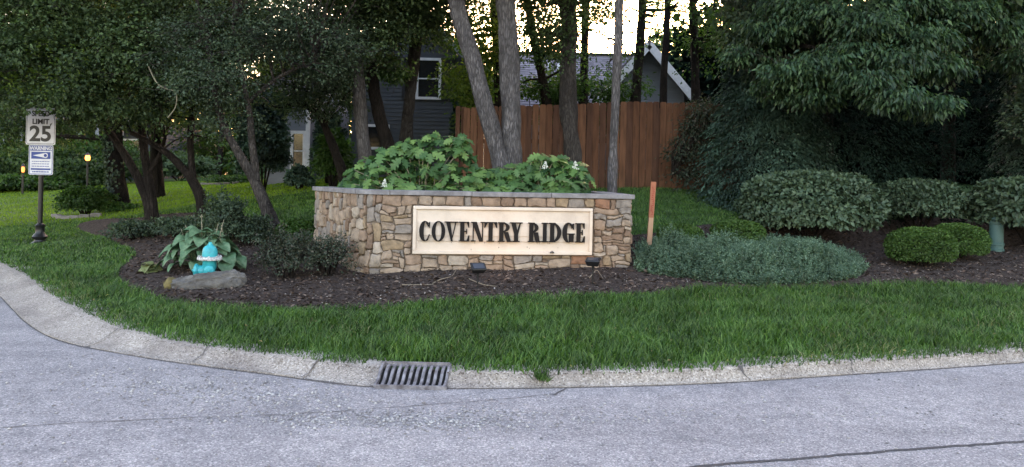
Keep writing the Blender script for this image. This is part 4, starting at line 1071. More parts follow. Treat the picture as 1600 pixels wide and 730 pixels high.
# ------------------------------------------------------------------ shrubs
def ellipsoid_shrub(name, label, px, D, wpx, hpx, mt, n, L, Wd, pw=2.6, depth=None, lift=0., group=None, cat='shrub', lump=.06, upn=.5, spread=.25, stemcol='bark_dark', py_top=None, low=.0):
    g = G(px, D)
    Wm = m_at(wpx, D)/2; Hm = m_at(hpx, D); Dm = (depth or Wm*1.6)/2
    if py_top is not None: Hm = P(px, py_top, D)[2]-g.z-lift
    t = thing(name, label, cat, tuple(g), group)
    d = unit(rnd(n)); d[:,2] = np.where(d[:,2] < -.55, -d[:,2], d[:,2])
    k = (np.abs(d)**pw).sum(1)**(-1/pw); u = 1-np.abs(rng.normal(size=n))*spread
    nz_ = np.array([mnoise.noise(Vector(q)*3.2+Vector((px*.1,0,0))) for q in d])
    s = (k*u*(1+lump*nz_*2))[:,None]
    pos = d*s*np.array([Wm, Dm, Hm/2])+[0,0,Hm/2+lift]; pos[:,2] = np.maximum(pos[:,2], .02)
    out = unit(d/np.array([Wm, Dm, Hm/2]))
    dr = out*.6+rnd(n)*.6; dr[:,2] -= .15; nr = out*1.0+rnd(n)*.45; nr[:,2] += upn
    sc = rng.uniform(.7,1.25,n)
    obj('foliage', leaf_mesh('foliage', pos, dr, nr, L*sc, Wd*sc), t, mt)
    b = B()
    for q in range(9):
        a = q*.7; e = Vector((Wm*.75*math.cos(a), Dm*.75*math.sin(a), Hm*random.uniform(.55,.8)+lift)); b.tube([(.04*math.cos(a),.04*math.sin(a),-.05), e*.5+Vector((0,0,.03)), e], [.02,.014,.006], 5, False)
    b.obj('stems', M[stemcol], t)
    return t
ellipsoid_shrub('clipped_shrub', 'largest clipped broadleaf shrub, behind the right end of the groundcover', 1264, 12.6, 200, 100, M['hedge'], 12500, .088, .056, 2.7, 1.9, .1, 'clipped shrubs before the dark evergreens', py_top=272, spread=.1)
ellipsoid_shrub('clipped_shrub', 'clipped broadleaf shrub behind the round boxwoods', 1433, 13.4, 114, 64, M['hedge'], 6200, .085, .054, 2.5, 1.5, .3, 'clipped shrubs before the dark evergreens', py_top=284, spread=.1)
ellipsoid_shrub('clipped_shrub', 'clipped broadleaf shrub beside the green plastic pipe', 1612, 12.6, 160, 92, M['hedge'], 6500, .1, .062, 2.9, 1.7, .28, 'clipped shrubs before the dark evergreens', py_top=282, spread=.1)
ellipsoid_shrub('round_boxwood', 'bright green round boxwood, the nearer of the touching pair', 1438, 11.2, 100, 56, M['box'], 17000, .032, .02, 2.3, .9, 0, 'round boxwoods in the mulch bed', py_top=356, lump=.03, spread=.12)
ellipsoid_shrub('round_boxwood', 'bright green round boxwood, the farther of the touching pair', 1496, 11.75, 82, 58, M['box'], 13000, .032, .02, 2.3, .85, 0, 'round boxwoods in the mulch bed', py_top=350, lump=.03, spread=.12)
ellipsoid_shrub('round_boxwood', 'round boxwood top peeking over the groundcover, nearer the big clipped shrub', 1152, 11.6, 80, 40, M['box'], 9000, .032, .02, 2.4, .85, 0, 'round boxwoods in the mulch bed', py_top=345, lump=.03, spread=.12)
ellipsoid_shrub('round_boxwood', 'round boxwood top peeking over the groundcover, nearer the wooden stake', 1062, 11.4, 70, 36, M['box'], 8000, .032, .02, 2.4, .8, 0, 'round boxwoods in the mulch bed', py_top=351, lump=.03, spread=.12)
ellipsoid_shrub('dark_shrub', 'dull dark leaved shrub in mulch right of the hydrant', 448, 9.5, 100, 78, M['barb'], 5200, .035, .022, 2.0, .8, 0, py_top=362, lump=.38, upn=.4, spread=.5)
ellipsoid_shrub('dark_shrub', 'dark leaved shrub against the left end of the stone wall', 512, 9.75, 84, 66, M['barb'], 2300, .035, .022, 2.0, .6, 0, py_top=368, lump=.38, upn=.4, spread=.5)
ellipsoid_shrub('green_shrub', 'low green leafy shrub behind the left end of the wall', 478, 11.6, 80, 40, M['leaf_mid'], 5000, .05, .035, 2.2, .9, 0, py_top=345, lump=.15)
ellipsoid_shrub('tall_loose_shrub', 'tall loose blue green shrub behind the hosta', 350, 11.2, 66, 75, M['leaf_teal'], 6500, .045, .028, 2, .8, 0, py_top=306, lump=.35, spread=.45)
ellipsoid_shrub('tall_loose_shrub', 'dark blue green shrub behind the hosta, next to the leaning trunk', 395, 11.4, 60, 45, M['leaf_teal'], 4500, .045, .028, 2, .8, 0, py_top=340, lump=.3, spread=.4)
ellipsoid_shrub('low_dark_shrub', 'low dark leafy plant in the mulch left of the hosta', 212, 12.4, 85, 30, M['leaf_teal'], 2400, .05, .032, 2, 1., 0, py_top=345, lump=.35, spread=.5)
ellipsoid_shrub('low_dark_shrub', 'dark leafy shrub in shade under the leaning trunks', 285, 12.2, 100, 44, M['leaf_teal'], 3400, .05, .032, 2, 1., 0, py_top=341, lump=.3, spread=.5)
ellipsoid_shrub('lawn_bush', 'dark green bush in a small edged bed on the left lawn', 133, 17.6, 74, 45, M['leaf_mid'], 7000, .07, .045, 2.2, 1.2, 0, py_top=293, lump=.2, spread=.4)
ellipsoid_shrub('low_dark_shrub', 'low leafy growth at the foot of the ivy covered trunk', 180, 17.8, 70, 20, M['leaf_mid'], 3000, .06, .04, 2, 1., 0, py_top=318, lump=.3, spread=.5)

# small bed edging on the left lawn
def edging(px0, px1, D0, D1, n, label):
    a, c = G(px0, D0), G(px1, D1); t = thing('bed_edging', label, 'edging', tuple(a))
    me = B().box((0,0,.03), (.22,.14,.1)).mesh('edging_stone', bev=.015); me.materials.append(M['brickedge'])
    for i in range(n):
        f = i/(n-1); p = a.lerp(c, f); p.y -= .35*math.sin(f*math.pi); p.z = gz(p.x, p.y)
        o = bpy.data.objects.new('edging_stone', me); o.location = p-a; o.rotation_euler = (0,0,.8*(f-.5)); link(o, t)
edging(88, 150, 17.6, 16.9, 7, 'curved stone edging of the small bed with the bush')
edging(318, 368, 26, 25.2, 6, 'pale curved edging of a far flower bed on the lawn')
ellipsoid_shrub('flower_bed_plants', 'low leafy plants in the far edged bed on the lawn', 368, 26, 90, 16, M['leaf_mid'], 2500, .09, .06, 2, 1.6, 0, py_top=276, lump=.4, spread=.5)

# ------------------------------------------------------------------ grey-green groundcover
gc = [ray(*p) for p in [(992,428),(1010,434),(1060,438),(1110,447),(1160,452),(1240,449),(1310,446),(1352,438)]]+[ray(*p) for p in [(1335,405),(1240,385)]]+[(3.1,11.3),(2.3,11.5),(1.95,11.2),(1.85,10.6)]
gc = chaikin(chaikin(np.array(gc))); gcd = resample(np.vstack([gc, gc[:1]]), 300)
n = 7600; x = rng.uniform(gc[:,0].min(), gc[:,0].max(), n); y = rng.uniform(gc[:,1].min(), gc[:,1].max(), n)
k = inpoly(x, y, gc); x, y = x[k], y[k]; n = len(x); dd, _ = nearest(np.c_[x,y], gcd)
hh = .36*np.clip(dd/.35, .12, 1)**.6*(1+.45*np.array([mnoise.noise(Vector((a*2.6, b_*2.6, 5))) for a, b_ in zip(x, y)]))*rng.uniform(.6,1.15,n)
hh = np.where(x > 4.2, hh*np.clip(1-(x-4.2)*.3, .5, 1), hh)*np.where(y > 10.6, np.clip(1-(y-10.6)*1.1, .3, 1), 1)
a0 = rng.uniform(0, 6.28, n); ln = rng.uniform(.1,.8,n)*(.5+.8*(dd < .25)); ld = np.c_[np.cos(a0)*ln, np.sin(a0)*ln-.15, np.ones(n)]; ld = unit(ld); SLn = rng.uniform(.12,.24,n)
m_ = 30; f = rng.random((n, m_)); base = np.c_[x, y, ground_z(x, y)+np.maximum(hh-.14, .01)]
pos = (base[:,None]+ld[:,None]*(SLn[:,None]*f)[...,None]).reshape(-1,3); N = len(pos); a = rng.uniform(0, 6.28, N); ff = f.reshape(-1)
dr = np.c_[np.cos(a), np.sin(a), .2+.5*ff]; nr = rnd(N)*.5+[0,-.2,.8]
gco = obj('groundcover', leaf_mesh('groundcover', pos+dr*.004, dr, nr, (1.15-.6*ff)*rng.uniform(.024,.04,N), (1.15-.6*ff)*rng.uniform(.018,.027,N)), None, M['cat'], kind='stuff', label='mass of feathery grey green groundcover right of the wall')
b = B()
for i in range(0, n, 6): b.add([Vector(base[i])-Vector((0,0,.1)), Vector(base[i])+Vector((.004,0,-.1)), Vector(base[i]+ld[i]*SLn[i])], [(0,1,2)])
b.obj('stems', M['stalk'], gco, kind='stuff')

# green plastic pipe
g = G(1556, 12.45); t = thing('utility_pipe', 'short ribbed green plastic pipe standing under the clipped shrub', 'pipe', tuple(g))
hp = P(1555, 343, 12.45)[2]-g.z
B().lathe([(.125,0),(.125,.04),(.112,.05),(.112,.1),(.122,.11),(.122,.14),(.11,.15),(.105,hp-.08),(.118,hp-.07),(.118,hp-.02),(.1,hp)], 20).obj('pipe_body', M['pvc'], t, True)
B().lathe([(.13,hp+.001),(.13,hp+.03),(.1,hp+.05)], 20).obj('pipe_cap', M['pvc'], t, True)

# ------------------------------------------------------------------ fence
def fence(p0, p1, zt0, zt1, name, label):
    p0, p1 = Vector(p0), Vector(p1); t = thing(name, label, 'fence', tuple(p0)); d = p1-p0; L = math.hypot(d.x, d.y); az = math.atan2(d.y, d.x)
    bw = .142; n = int(L/bw)
    for i in range(n):
        f = (i+.5)/n; q = p0.lerp(p1, f); gq = gz(q.x, q.y); top_ = zt0+(zt1-zt0)*f; h_ = top_-gq+random.uniform(-.012,.012); w_ = bw-.006
        c = .025
        b = B(); poly = [(-w_/2,-.03),(w_/2,-.03),(w_/2,h_-c),(w_/2-c,h_),(-w_/2+c,h_),(-w_/2,h_-c)]; b.prism(poly, -.009+random.uniform(-.004,.004), .009)
        o = b.obj('board', random.choice(M['fence']), t); o.location = (q.x-p0.x, q.y-p0.y, gq-p0.z); o.rotation_euler = (0, random.uniform(-.004,.004), az)
    for z_ in (.35, 1.0, 1.6):
        b = B(); nv = Vector((-math.sin(az), math.cos(az), 0))*.035; b.beam(Vector((0,0,z_))+nv, Vector((d.x,d.y,d.z+z_))+nv, .04, .085); b.obj('rail', M['fence'][1], t)
    k = max(2, int(L/2.4)+1)
    for i in range(k):
        f = i/(k-1); q = p0.lerp(p1, f); gq = gz(q.x, q.y); nv = Vector((-math.sin(az), math.cos(az), 0))*.1
        b = B(); b.box(Vector((q.x-p0.x, q.y-p0.y, gq-p0.z+.85))+nv, (.09,.09,1.75)); b.obj('post', M['fence'][1], t)
    return t
fa, fb = G(722, 15.3), G(1028, 15.7)
fence(fa, fb, P(722,168,15.3)[2], P(1028,158,15.7)[2], 'wooden_fence', 'tall reddish brown board privacy fence behind the wall')
fc = fb+Vector((2.3, .55, 0)); fc.z = gz(fc.x, fc.y); fb2 = fb+Vector((.02,.06,0))
fence(fb2, fc, P(1028,160,15.76)[2], P(1028,160,15.76)[2]+.05, 'wooden_fence', 'darker stretch of board fence running behind the evergreen')
fd = fa+Vector((-.25, 3.2, 0)); fd.z = gz(fd.x, fd.y)
fence(fa+Vector((-.02,.05,0)), fd, P(722,168,15.3)[2], P(722,168,15.3)[2]+.1, 'wooden_fence', 'side stretch of board fence running back towards the dark house')

# ------------------------------------------------------------------ houses
def lap(b, a, c, z0, z1, nrm_, step=.11, th=.014, ztop=None):
    """lap siding courses from a to c (xy), optional gable top function"""
    a, c, nv = Vector((*a,0)), Vector((*c,0)), Vector((*nrm_,0)); L = (c-a).length; u = (c-a)/L
    z = z0
    while z < z1:
        zz = min(z+step, z1); s0, s1 = 0, L
        if ztop:
            s0, s1 = ztop(zz, L)
            if s1-s0 < .05: break
        p, q = a+u*s0, a+u*s1
        V = [p+nv*(th+.002)+Vector((0,0,z)), q+nv*(th+.002)+Vector((0,0,z)), q+nv*.002+Vector((0,0,zz)), p+nv*.002+Vector((0,0,zz)), p+Vector((0,0,z)), q+Vector((0,0,z))]
        b.add(V, [(0,1,2,3),(4,5,1,0)]); z += step
def window(t, c, w_, h_, u, nv, tr=.07, shutters=True, sash=True):
    """c centre (Vector), u along, nv outwards"""
    Mw = Matrix((u, nv, Vector((0,0,1)))).transposed()
    b = B(); b.box(c+nv*.03, (w_-.02,.02,h_-.02), Mw); win = b.obj('window', M['glass'], t)
    for (dx, dz, sx, sz) in ((0,h_/2,w_+2*tr,tr),(0,-h_/2,w_+2*tr,tr),(-w_/2-tr/2,0,tr,h_-tr),(w_/2+tr/2,0,tr,h_-tr)):
        b = B(); b.box(c+u*dx+nv*.045+Vector((0,0,dz)), (sx,.05,sz), Mw); b.obj('frame', M['trim'], win)
    if sash:
        b = B(); b.box(c+nv*.045, (w_,.03,.035), Mw); b.obj('sash_bar', M['trim'], win)
    if shutters:
        for s in (-1,1):
            b = B(); x = s*(w_/2+tr+.2); b.box(c+u*x+nv*.03, (.36,.03,h_+.1), Mw)
            for k in range(12): b.box(c+u*x+nv*.05+Vector((0,0,-h_/2+.08+(h_-.1)*k/11)), (.28,.012,.05), Mw)
            b.obj('shutter', M['shutter'], t)
def roofplane(b, p0, p1, q1, q0, th=.06, course=.16):
    """shingled slope p0-p1 eave, q0-q1 ridge"""
    p0, p1, q1, q0 = map(Vector, (p0, p1, q1, q0)); nn = (p1-p0).cross(q0-p0).normalized()
    if nn.z < 0: nn = -nn
    L = ((q0-p0).length+(q1-p1).length)/2; n = max(2, int(L/course))
    for i in range(n):
        f0, f1 = i/n, (i+1)/n; a, c = p0.lerp(q0, f0), p1.lerp(q1, f0); d, e = p0.lerp(q0, f1), p1.lerp(q1, f1); W_ = (c-a).length
        m = max(1, int(W_/.3)); off = (i % 2)*.5
        for k in range(m+1):
            s0, s1 = max(0, (k-off)/m), min(1, (k+1-off)/m)
            if s1-s0 < .01: continue
            g_ = .008/W_; s1 -= g_; up0 = nn*(.02+random.uniform(0,.008)); up1 = nn*.004
            b.add([a.lerp(c,s0)+up0, a.lerp(c,s1)+up0, d.lerp(e,s1)+up1, d.lerp(e,s0)+up1, a.lerp(c,s0), a.lerp(c,s1)], [(0,1,2,3),(4,5,1,0)])
    b.add([p0, p1, q1, q0, p0-nn*th, p1-nn*th, q1-nn*th, q0-nn*th], [(0,1,2,3),(7,6,5,4),(0,4,5,1),(1,5,6,2),(2,6,7,3),(3,7,4,0)])
def wallbox(b, pts, z0, z1):
    n = len(pts); b.add([(x, y, z0) for x, y in pts]+[(x, y, z1) for x, y in pts], [tuple(range(n)), tuple(range(n,2*n))]+[(i, (i+1)%n, (i+1)%n+n, i+n) for i in range(n)])
# dark grey house
D1 = 20.; xl, xr = P(635,200,D1)[0], P(738,200,D1)[0]; gz1 = gz((xl+xr)/2, D1); ev = P(760,100,D1)[2]
house = thing('dark_grey_house', 'dark grey sided house with white trimmed windows behind the planter', 'house', (0,0,0))
mid = (xl-1.5+xr)/2; pk = ev+(xr-mid)*.95
b = B(); wallbox(b, [(xl-1.5,D1),(xr,D1),(xr,D1+9),(xl-1.5,D1+9)], gz1-1, ev); b.add([(xl-1.5,D1,ev),(xr,D1,ev),(mid,D1,pk),(xl-1.5,D1+9,ev),(xr,D1+9,ev),(mid,D1+9,pk)], [(0,1,2),(3,5,4)]); b.obj('wall', M['siding_dark'], house)
b = B(); lap(b, (xl-1.5,D1), (xr,D1), gz1-.5, ev, (0,-1)); lap(b, (xl-1.5,D1), (xr,D1), ev, pk, (0,-1), ztop=lambda z,L: ((z-ev)/(pk-ev)*L/2, L-(z-ev)/(pk-ev)*L/2)); lap(b, (xr,D1), (xr,D1+9), gz1-.5, ev, (1,0)); b.obj('siding', M['siding_dark'], house)
b = B(); s_ = .95; o_ = .55
roofplane(b, (xr+o_,D1-.4,ev-o_*s_+.06), (xr+o_,D1+9.3,ev-o_*s_+.06), (mid,D1+9.3,pk+.06), (mid,D1-.4,pk+.06)); roofplane(b, (xl-1.5-o_,D1-.4,ev-o_*s_+.06), (xl-1.5-o_,D1+9.3,ev-o_*s_+.06), (mid,D1+9.3,pk+.06), (mid,D1-.4,pk+.06)); b.obj('roof', M['roof_dark'], house)
b = B(); b.beam((xr+o_,D1-.42,ev-o_*s_-.05), (mid,D1-.42,pk-.05), .04, .2, (0,0,1)); b.beam((xl-1.5-o_,D1-.42,ev-o_*s_-.05), (mid,D1-.42,pk-.05), .04, .2); b.obj('rake_trim', M['siding_blue'], house)
a, c = Vector(P(653,155,D1)), Vector(P(687,92,D1)); window(house, Vector(((a.x+c.x)/2, D1, (a.z+c.z)/2)), c.x-a.x-.02, c.z-a.z-.05, Vector((1,0,0)), Vector((0,-1,0)))
a, c = Vector(P(592,232,D1)), Vector(P(606,197,D1)); window(house, Vector(((a.x+c.x)/2-.25, D1, (a.z+c.z)/2)), .7, c.z-a.z, Vector((1,0,0)), Vector((0,-1,0)), shutters=False, sash=False)
# pale corner of the wing on the left, seen between the trees
D2 = 21.5; x2l, x2r = P(440,240,D2)[0], P(482,240,D2)[0]; g2_ = gz(x2l, D2)
wing = thing('pale_sided_house', 'pale blue grey house corner with white trimmed window glimpsed between dark trees', 'house', (0,0,0))
b = B(); wallbox(b, [(x2l-.5,D2+1.2),(x2l-.5,D2+.2),(x2r,D2),(x2r+.5,D2+3)], g2_-1, 3.7); b.obj('wall', M['siding_pale'], wing)
uu = Vector((x2r-x2l+.5,-.2,0)).normalized(); nn_ = Vector((uu.y,-uu.x,0)); 
b = B(); lap(b, (x2l-.5,D2+.2), (x2r,D2), g2_-.3, 3.7, (nn_.x,nn_.y), .13, .016); b.obj('siding', M['siding_pale'], wing)
window(wing, Vector((P(466,240,D2)[0], D2+.05, P(466,236,D2)[2])), .3, 1.1, uu, nn_, .09, False)
b = B(); b.beam((x2r-.02,D2-.03,g2_-.3), (x2r-.02,D2-.03,3.7), .12, .06, (0,1,0)); b.obj('corner_trim', M['trim'], wing)
b = B(); roofplane(b, (x2l-.8,D2+.0,3.65), (x2r+.3,D2-.4,3.65), (x2r+.6,D2+2.8,5.1), (x2l-.8,D2+3.2,5.1)); b.obj('roof', M['roof_dark'], wing)
# house behind the fence
H2 = thing('grey_roof_house', 'grey shingled house with blue grey gable behind the board fence', 'house', (0,0,0))
De, Dr = 22.5, 25.3; el, er = P(770,160,De), P(1080,160,De); rl, rr_ = P(775,84,Dr), P(1000,90,Dr)
ze = P(860,168,De)[2]; zr = P(860,85,Dr)[2]; gH = gz(el[0], De)
X0, X1 = P(806,120,De)[0], P(1062,150,De)[0]
b = B(); roofplane(b, (X0,De,ze), (X1+.2,De,ze), (X1+.2,Dr,zr), (X0,Dr,zr), .08, .14); b.obj('roof', M['roof'], H2)
b = B(); roofplane(b, (X0,2*Dr-De,ze), (X1,2*Dr-De,ze), (X1,Dr,zr), (X0,Dr,zr), .08, .5); b.obj('roof', M['roof'], H2)
b = B(); wallbox(b, [(X0+.3,De+.3),(X1-.1,De+.3),(X1-.1,2*Dr-De-.3),(X0+.3,2*Dr-De-.3)], gH-1, ze); b.add([(X0+.3,De+.3,ze),(X0+.3,2*Dr-De-.3,ze),(X0+.3,Dr,zr-.1)], [(0,1,2)]); b.obj('wall', M['siding_blue'], H2)
b = B(); b.beam((X0-.02,De-.05,ze-.05), (X0-.02,Dr,zr-.02), .05, .2); b.obj('rake_trim', M['trim'], H2)
b = B(); b.box((P(860,82,Dr)[0]+1,Dr,zr+.04), (X1-X0,.25,.05)); b.obj('ridge_cap', M['roof_dark'], H2)
for px, py in ((858,100),(873,99)):
    f = .62; q = Vector(P(px, py, De+(Dr-De)*f)); zz = ze+(zr-ze)*f
    b = B(); b.tube([(q.x,q.y,zz-.1),(q.x,q.y,zz+.36)], .045, 10); v_ = b.obj('vent_pipe', M['trim'], H2, True); b = B(); b.tube([(q.x,q.y-.02,zz-.04),(q.x,q.y,zz+.06)], [.11,.06], 10); b.obj('flashing', M['black'], v_)
Dg = 21.4; ap = P(1011,66,Dg); rt = P(1082,152,Dg); hw = rt[0]-ap[0]; sl = (ap[2]-rt[2])/hw; lt = (ap[0]-hw*1.25, Dg, ap[2]-hw*1.25*sl)
b = B(); b.add([(lt[0]+.3,Dg,lt[2]+.3*sl-.2),(rt[0]-.25,Dg,rt[2]+.25*sl-.2),(ap[0],Dg,ap[2]-.15),(lt[0]+.3,Dg,gH-1),(rt[0]-.25,Dg,gH-1)], [(0,3,4,1,2)])
b.add([(rt[0]-.25,Dg,gH-1),(rt[0]-.25,Dg+4,gH-1),(rt[0]-.25,Dg+4,rt[2]),(rt[0]-.25,Dg,rt[2])], [(0,1,2,3)]); b.obj('wall', M['siding_blue'], H2)
b = B(); lap(b, (lt[0]+.3,Dg-.01), (rt[0]-.25,Dg-.01), gH, rt[2]+.25*sl-.2, (0,-1), .1)
ww2 = rt[0]-.25-(lt[0]+.3); zb_ = rt[2]+.25*sl-.2
lap(b, (lt[0]+.3,Dg-.01), (rt[0]-.25,Dg-.01), zb_, ap[2]-.15, (0,-1), .1, ztop=lambda z,L: (max(0, (ap[0]-(lt[0]+.3))-(ap[2]-.15-z)/sl), min(L, (ap[0]-(lt[0]+.3))+(ap[2]-.15-z)/sl))); b.obj('siding', M['siding_blue'], H2)
b = B(); roofplane(b, (rt[0],Dg-.35,rt[2]), (rt[0],Dg+4.5,rt[2]), (ap[0],Dg+4.5,ap[2]), (ap[0],Dg-.35,ap[2]), .05, .14); roofplane(b, (lt[0],Dg-.35,lt[2]), (lt[0],Dg+3.5,lt[2]), (ap[0],Dg+4.5,ap[2]), (ap[0],Dg-.35,ap[2]), .05, .14); b.obj('roof', M['roof'], H2)
for e in (rt, lt):
    b = B(); b.beam((e[0],Dg-.37,e[2]-.14), (ap[0],Dg-.37,ap[2]-.14), .05, .22); b.obj('rake_trim', M['trim'], H2)
# far porch house at the left
Df = 34.; pz = gz(P(60,280,Df)[0], Df); H3 = thing('far_porch_house', 'dim far house with pale porch posts and lit lanterns behind shrubs at the left', 'house', (0,0,0))
xa, xb_ = P(-60,260,Df)[0], P(200,260,Df)[0]
b = B(); wallbox(b, [(xa,Df+2),(xb_,Df+2),(xb_,Df+8),(xa,Df+8)], pz-1, pz+3); b.obj('wall', M['siding_dark'], H3)
b = B(); roofplane(b, (xa-.5,Df-.4,pz+2.9), (xb_+.5,Df-.4,pz+2.9), (xb_+.5,Df+5,pz+5.2), (xa-.5,Df+5,pz+5.2), .1, .4); b.obj('roof', M['roof_dark'], H3)
for px in (5, 18, 33, 122, 152, 188):
    x_ = P(px, 260, Df)[0]; b = B(); b.box((x_,Df,pz+1.3), (.16,.16,3.2)); b.box((x_,Df,pz+2.7), (.24,.24,.12)); b.obj('porch_post', M['siding_blue'], H3)
for px in (-20, 70, 100, 170):
    x_ = P(px, 260, Df)[0]; window(H3, Vector((x_,Df+2,pz+1.5)), .8, 1.3, Vector((1,0,0)), Vector((0,-1,0)), .08, False)
def lantern(px, py, D, label, s, e):
    c = Vector(P(px, py, D)); g = Vector((c.x, c.y, gz(c.x, c.y))); t = thing('lantern_post', label, 'lantern', tuple(g), 'lit lanterns before the far porch')
    h_ = c.z-g.z
    B().tube([(0,0,-.1),(0,0,h_-.14)], .035, 8).obj('post', M['black'], t, True)
    B().lathe([(.03,h_-.1),(.075*s,h_-.08),(.09*s,h_+.0),(.075*s,h_+.08),(.02,h_+.13)], 10).obj('glass_shade', emit('lantern_glow_%d' % px, (1,.28,.06), e), t)
    B().lathe([(.1*s,h_+.1),(.03,h_+.18),(.01,h_+.22)], 8).obj('cap', M['black'], t)
lantern(137, 247, 27, 'glowing orange lantern right of the speed limit sign', 1.0, .55)
lantern(36, 265, 25.5, 'dimmer amber lantern left of the speed limit sign', .6, .22)
# small far white house
Dw = 48.; gw = gz(P(330,270,Dw)[0], Dw); H4 = thing('far_white_house', 'far white house glimpsed under the branches above the lawn', 'house', (0,0,0))
xa, xb_ = P(305,270,Dw)[0], P(352,270,Dw)[0]; z0_ = P(330,281,Dw)[2]; z1_ = P(330,262,Dw)[2]
b = B(); wallbox(b, [(xa,Dw),(xb_,Dw-.5),(xb_,Dw+6),(xa,Dw+6)], min(z0_,gw)-1, z1_); b.obj('wall', M['trim'], H4)
b = B(); roofplane(b, (xa-.3,Dw-.3,z1_), (xb_+.3,Dw-.8,z1_), (xb_+.3,Dw+3,z1_+1.6), (xa-.3,Dw+3,z1_+1.6), .1, .5); b.obj('roof', M['roof'], H4)
for px in (318, 332, 344):
    window(H4, Vector((P(px,272,Dw)[0],Dw-.32,(z0_+z1_)/2-.1)), .32, .5, Vector((1,0,0)), Vector((0,-1,0)), .06, False, False)
# far gable glimpsed at upper left of the dark house
Dk = 34.; H5 = thing('far_gable_house', 'far pale gable roof glimpsed through the left canopy', 'house', (0,0,0))
a, c, e = P(440,112,Dk), P(500,112,Dk), P(462,84,Dk)
b = B(); wallbox(b, [(a[0],Dk),(c[0],Dk),(c[0],Dk+6),(a[0],Dk+6)], 0, a[2]); b.add([(a[0],Dk,a[2]),(c[0],Dk,a[2]),(e[0],Dk,e[2])], [(0,1,2)]); b.obj('wall', M['siding_pale'], H5)
b = B(); roofplane(b, (c[0]+.3,Dk-.3,a[2]-.2), (c[0]+.3,Dk+6,a[2]-.2), (e[0],Dk+6,e[2]+.1), (e[0],Dk-.3,e[2]+.1), .1, .5); roofplane(b, (a[0]-.3,Dk-.3,a[2]-.2), (a[0]-.3,Dk+6,a[2]-.2), (e[0],Dk+6,e[2]+.1), (e[0],Dk-.3,e[2]+.1), .1, .5); b.obj('roof', M['roof'], H5)

# ------------------------------------------------------------------ TREES
def blob(px, py, D, rx, ry, rz): return (*P(px, py, D), rx, ry, rz)
# left trio with the low dark canopy
s1 = stem([(240,338),(229,305),(212,272),(196,240),(168,205),(150,160)], 14.2, 17, 8, up=.8)
s1b = stem([(240,338),(236,300),(228,262),(224,222),(218,180),(210,120)], 14.2, 16, 8, up=1.)
s1c = stem([(222,290),(236,262),(252,248),(258,215)], 14.2, 8, 5, base=False)
tree('canopy_tree', 'twin stemmed dark tree at the left whose canopy overhangs the speed sign', [s1, s1b, s1c], M['bark_dark'],
    [dict(mat=M['leaf_canopy'], blobs=[blob(60,80,12.6,1.7,1.3,.95), blob(-60,110,12.5,1.3,1.2,.9), blob(150,60,13,1.6,1.3,1.1), blob(210,140,13.2,1.0,1.0,.55), blob(110,150,12.6,1.1,.9,.45), blob(40,-20,13,2,1.6,.9), blob(10,185,14.6,1.2,.8,.35), blob(150,185,13.6,.9,.8,.25)], n_cl=2500, m=24, cr=.22, L=.072, Wd=.05, droop=.25, shell=.2, gap=-.22, gscale=1.8),
     dict(mat=M['leaf_yel'], blobs=[blob(90,110,12.3,1.0,.5,.5), blob(60,130,12.2,.7,.4,.3)], n_cl=90, m=14, cr=.12, L=.055, Wd=.04, droop=.2, shell=.3),
     dict(mat=M['leaf_canopy'], blobs=[blob(80,-150,13,2.8,2.5,1.2)], n_cl=900, m=12, cr=.3, L=.14, Wd=.1, shell=.2)], limbs=60)
s2 = stem([(322,334),(312,298),(292,268),(268,243),(240,224),(205,208)], 13.8, 19, 7)
s2b = stem([(301,278),(298,250),(297,220),(300,170),(305,110)], 13.8, 11, 6, base=False, up=1.)
tree('canopy_tree', 'leaning dark tree with curved trunk behind the hosta', [s2, s2b], M['bark_dark'],
    [dict(mat=M['leaf_canopy'], blobs=[blob(270,70,13.2,1.3,1.3,1.1), blob(330,30,13.6,1.4,1.4,.8), blob(330,130,13.4,.9,1.,.5), blob(250,170,13.4,1.0,.9,.35)], n_cl=1200, m=24, cr=.22, L=.072, Wd=.048, droop=.25, shell=.2, gap=-.22, gscale=1.8),
     dict(mat=M['leaf_mid'], blobs=[blob(310,225,14.5,.45,.4,.2)], n_cl=50, m=16, cr=.15, L=.06, Wd=.04)], limbs=45)
s3 = stem([(428,354),(413,318),(399,284),(384,256),(365,228),(345,190),(335,140)], 12.4, 21, 8, up=1.)
s3b = stem([(400,286),(398,250),(392,215),(393,180),(380,130)], 12.4, 13, 6, base=False, up=1.)
s3c = stem([(388,160),(420,128),(455,108),(490,98)], 12.6, 7, 4, base=False)
tree('canopy_tree', 'grey barked leaning tree left of the stone wall', [s3, s3b, s3c], M['bark_mid'],
    [dict(mat=M['leaf_teal'], blobs=[blob(400,40,12.4,1.2,1.2,.55), blob(330,100,12.2,1.0,1.0,.9), blob(500,60,12.8,1.1,1.1,.65), blob(340,185,12.2,.7,.7,.32), blob(505,105,13,.6,.7,.35)], n_cl=1250, m=24, cr=.19, L=.052, Wd=.034, droop=.2, shell=.2, gap=-.15, gscale=1.8),
     dict(mat=M['leaf_canopy'], blobs=[blob(420,-150,12.6,2.4,2.2,1.3)], n_cl=600, m=12, cr=.3, L=.14, Wd=.1, shell=.2)], limbs=70)
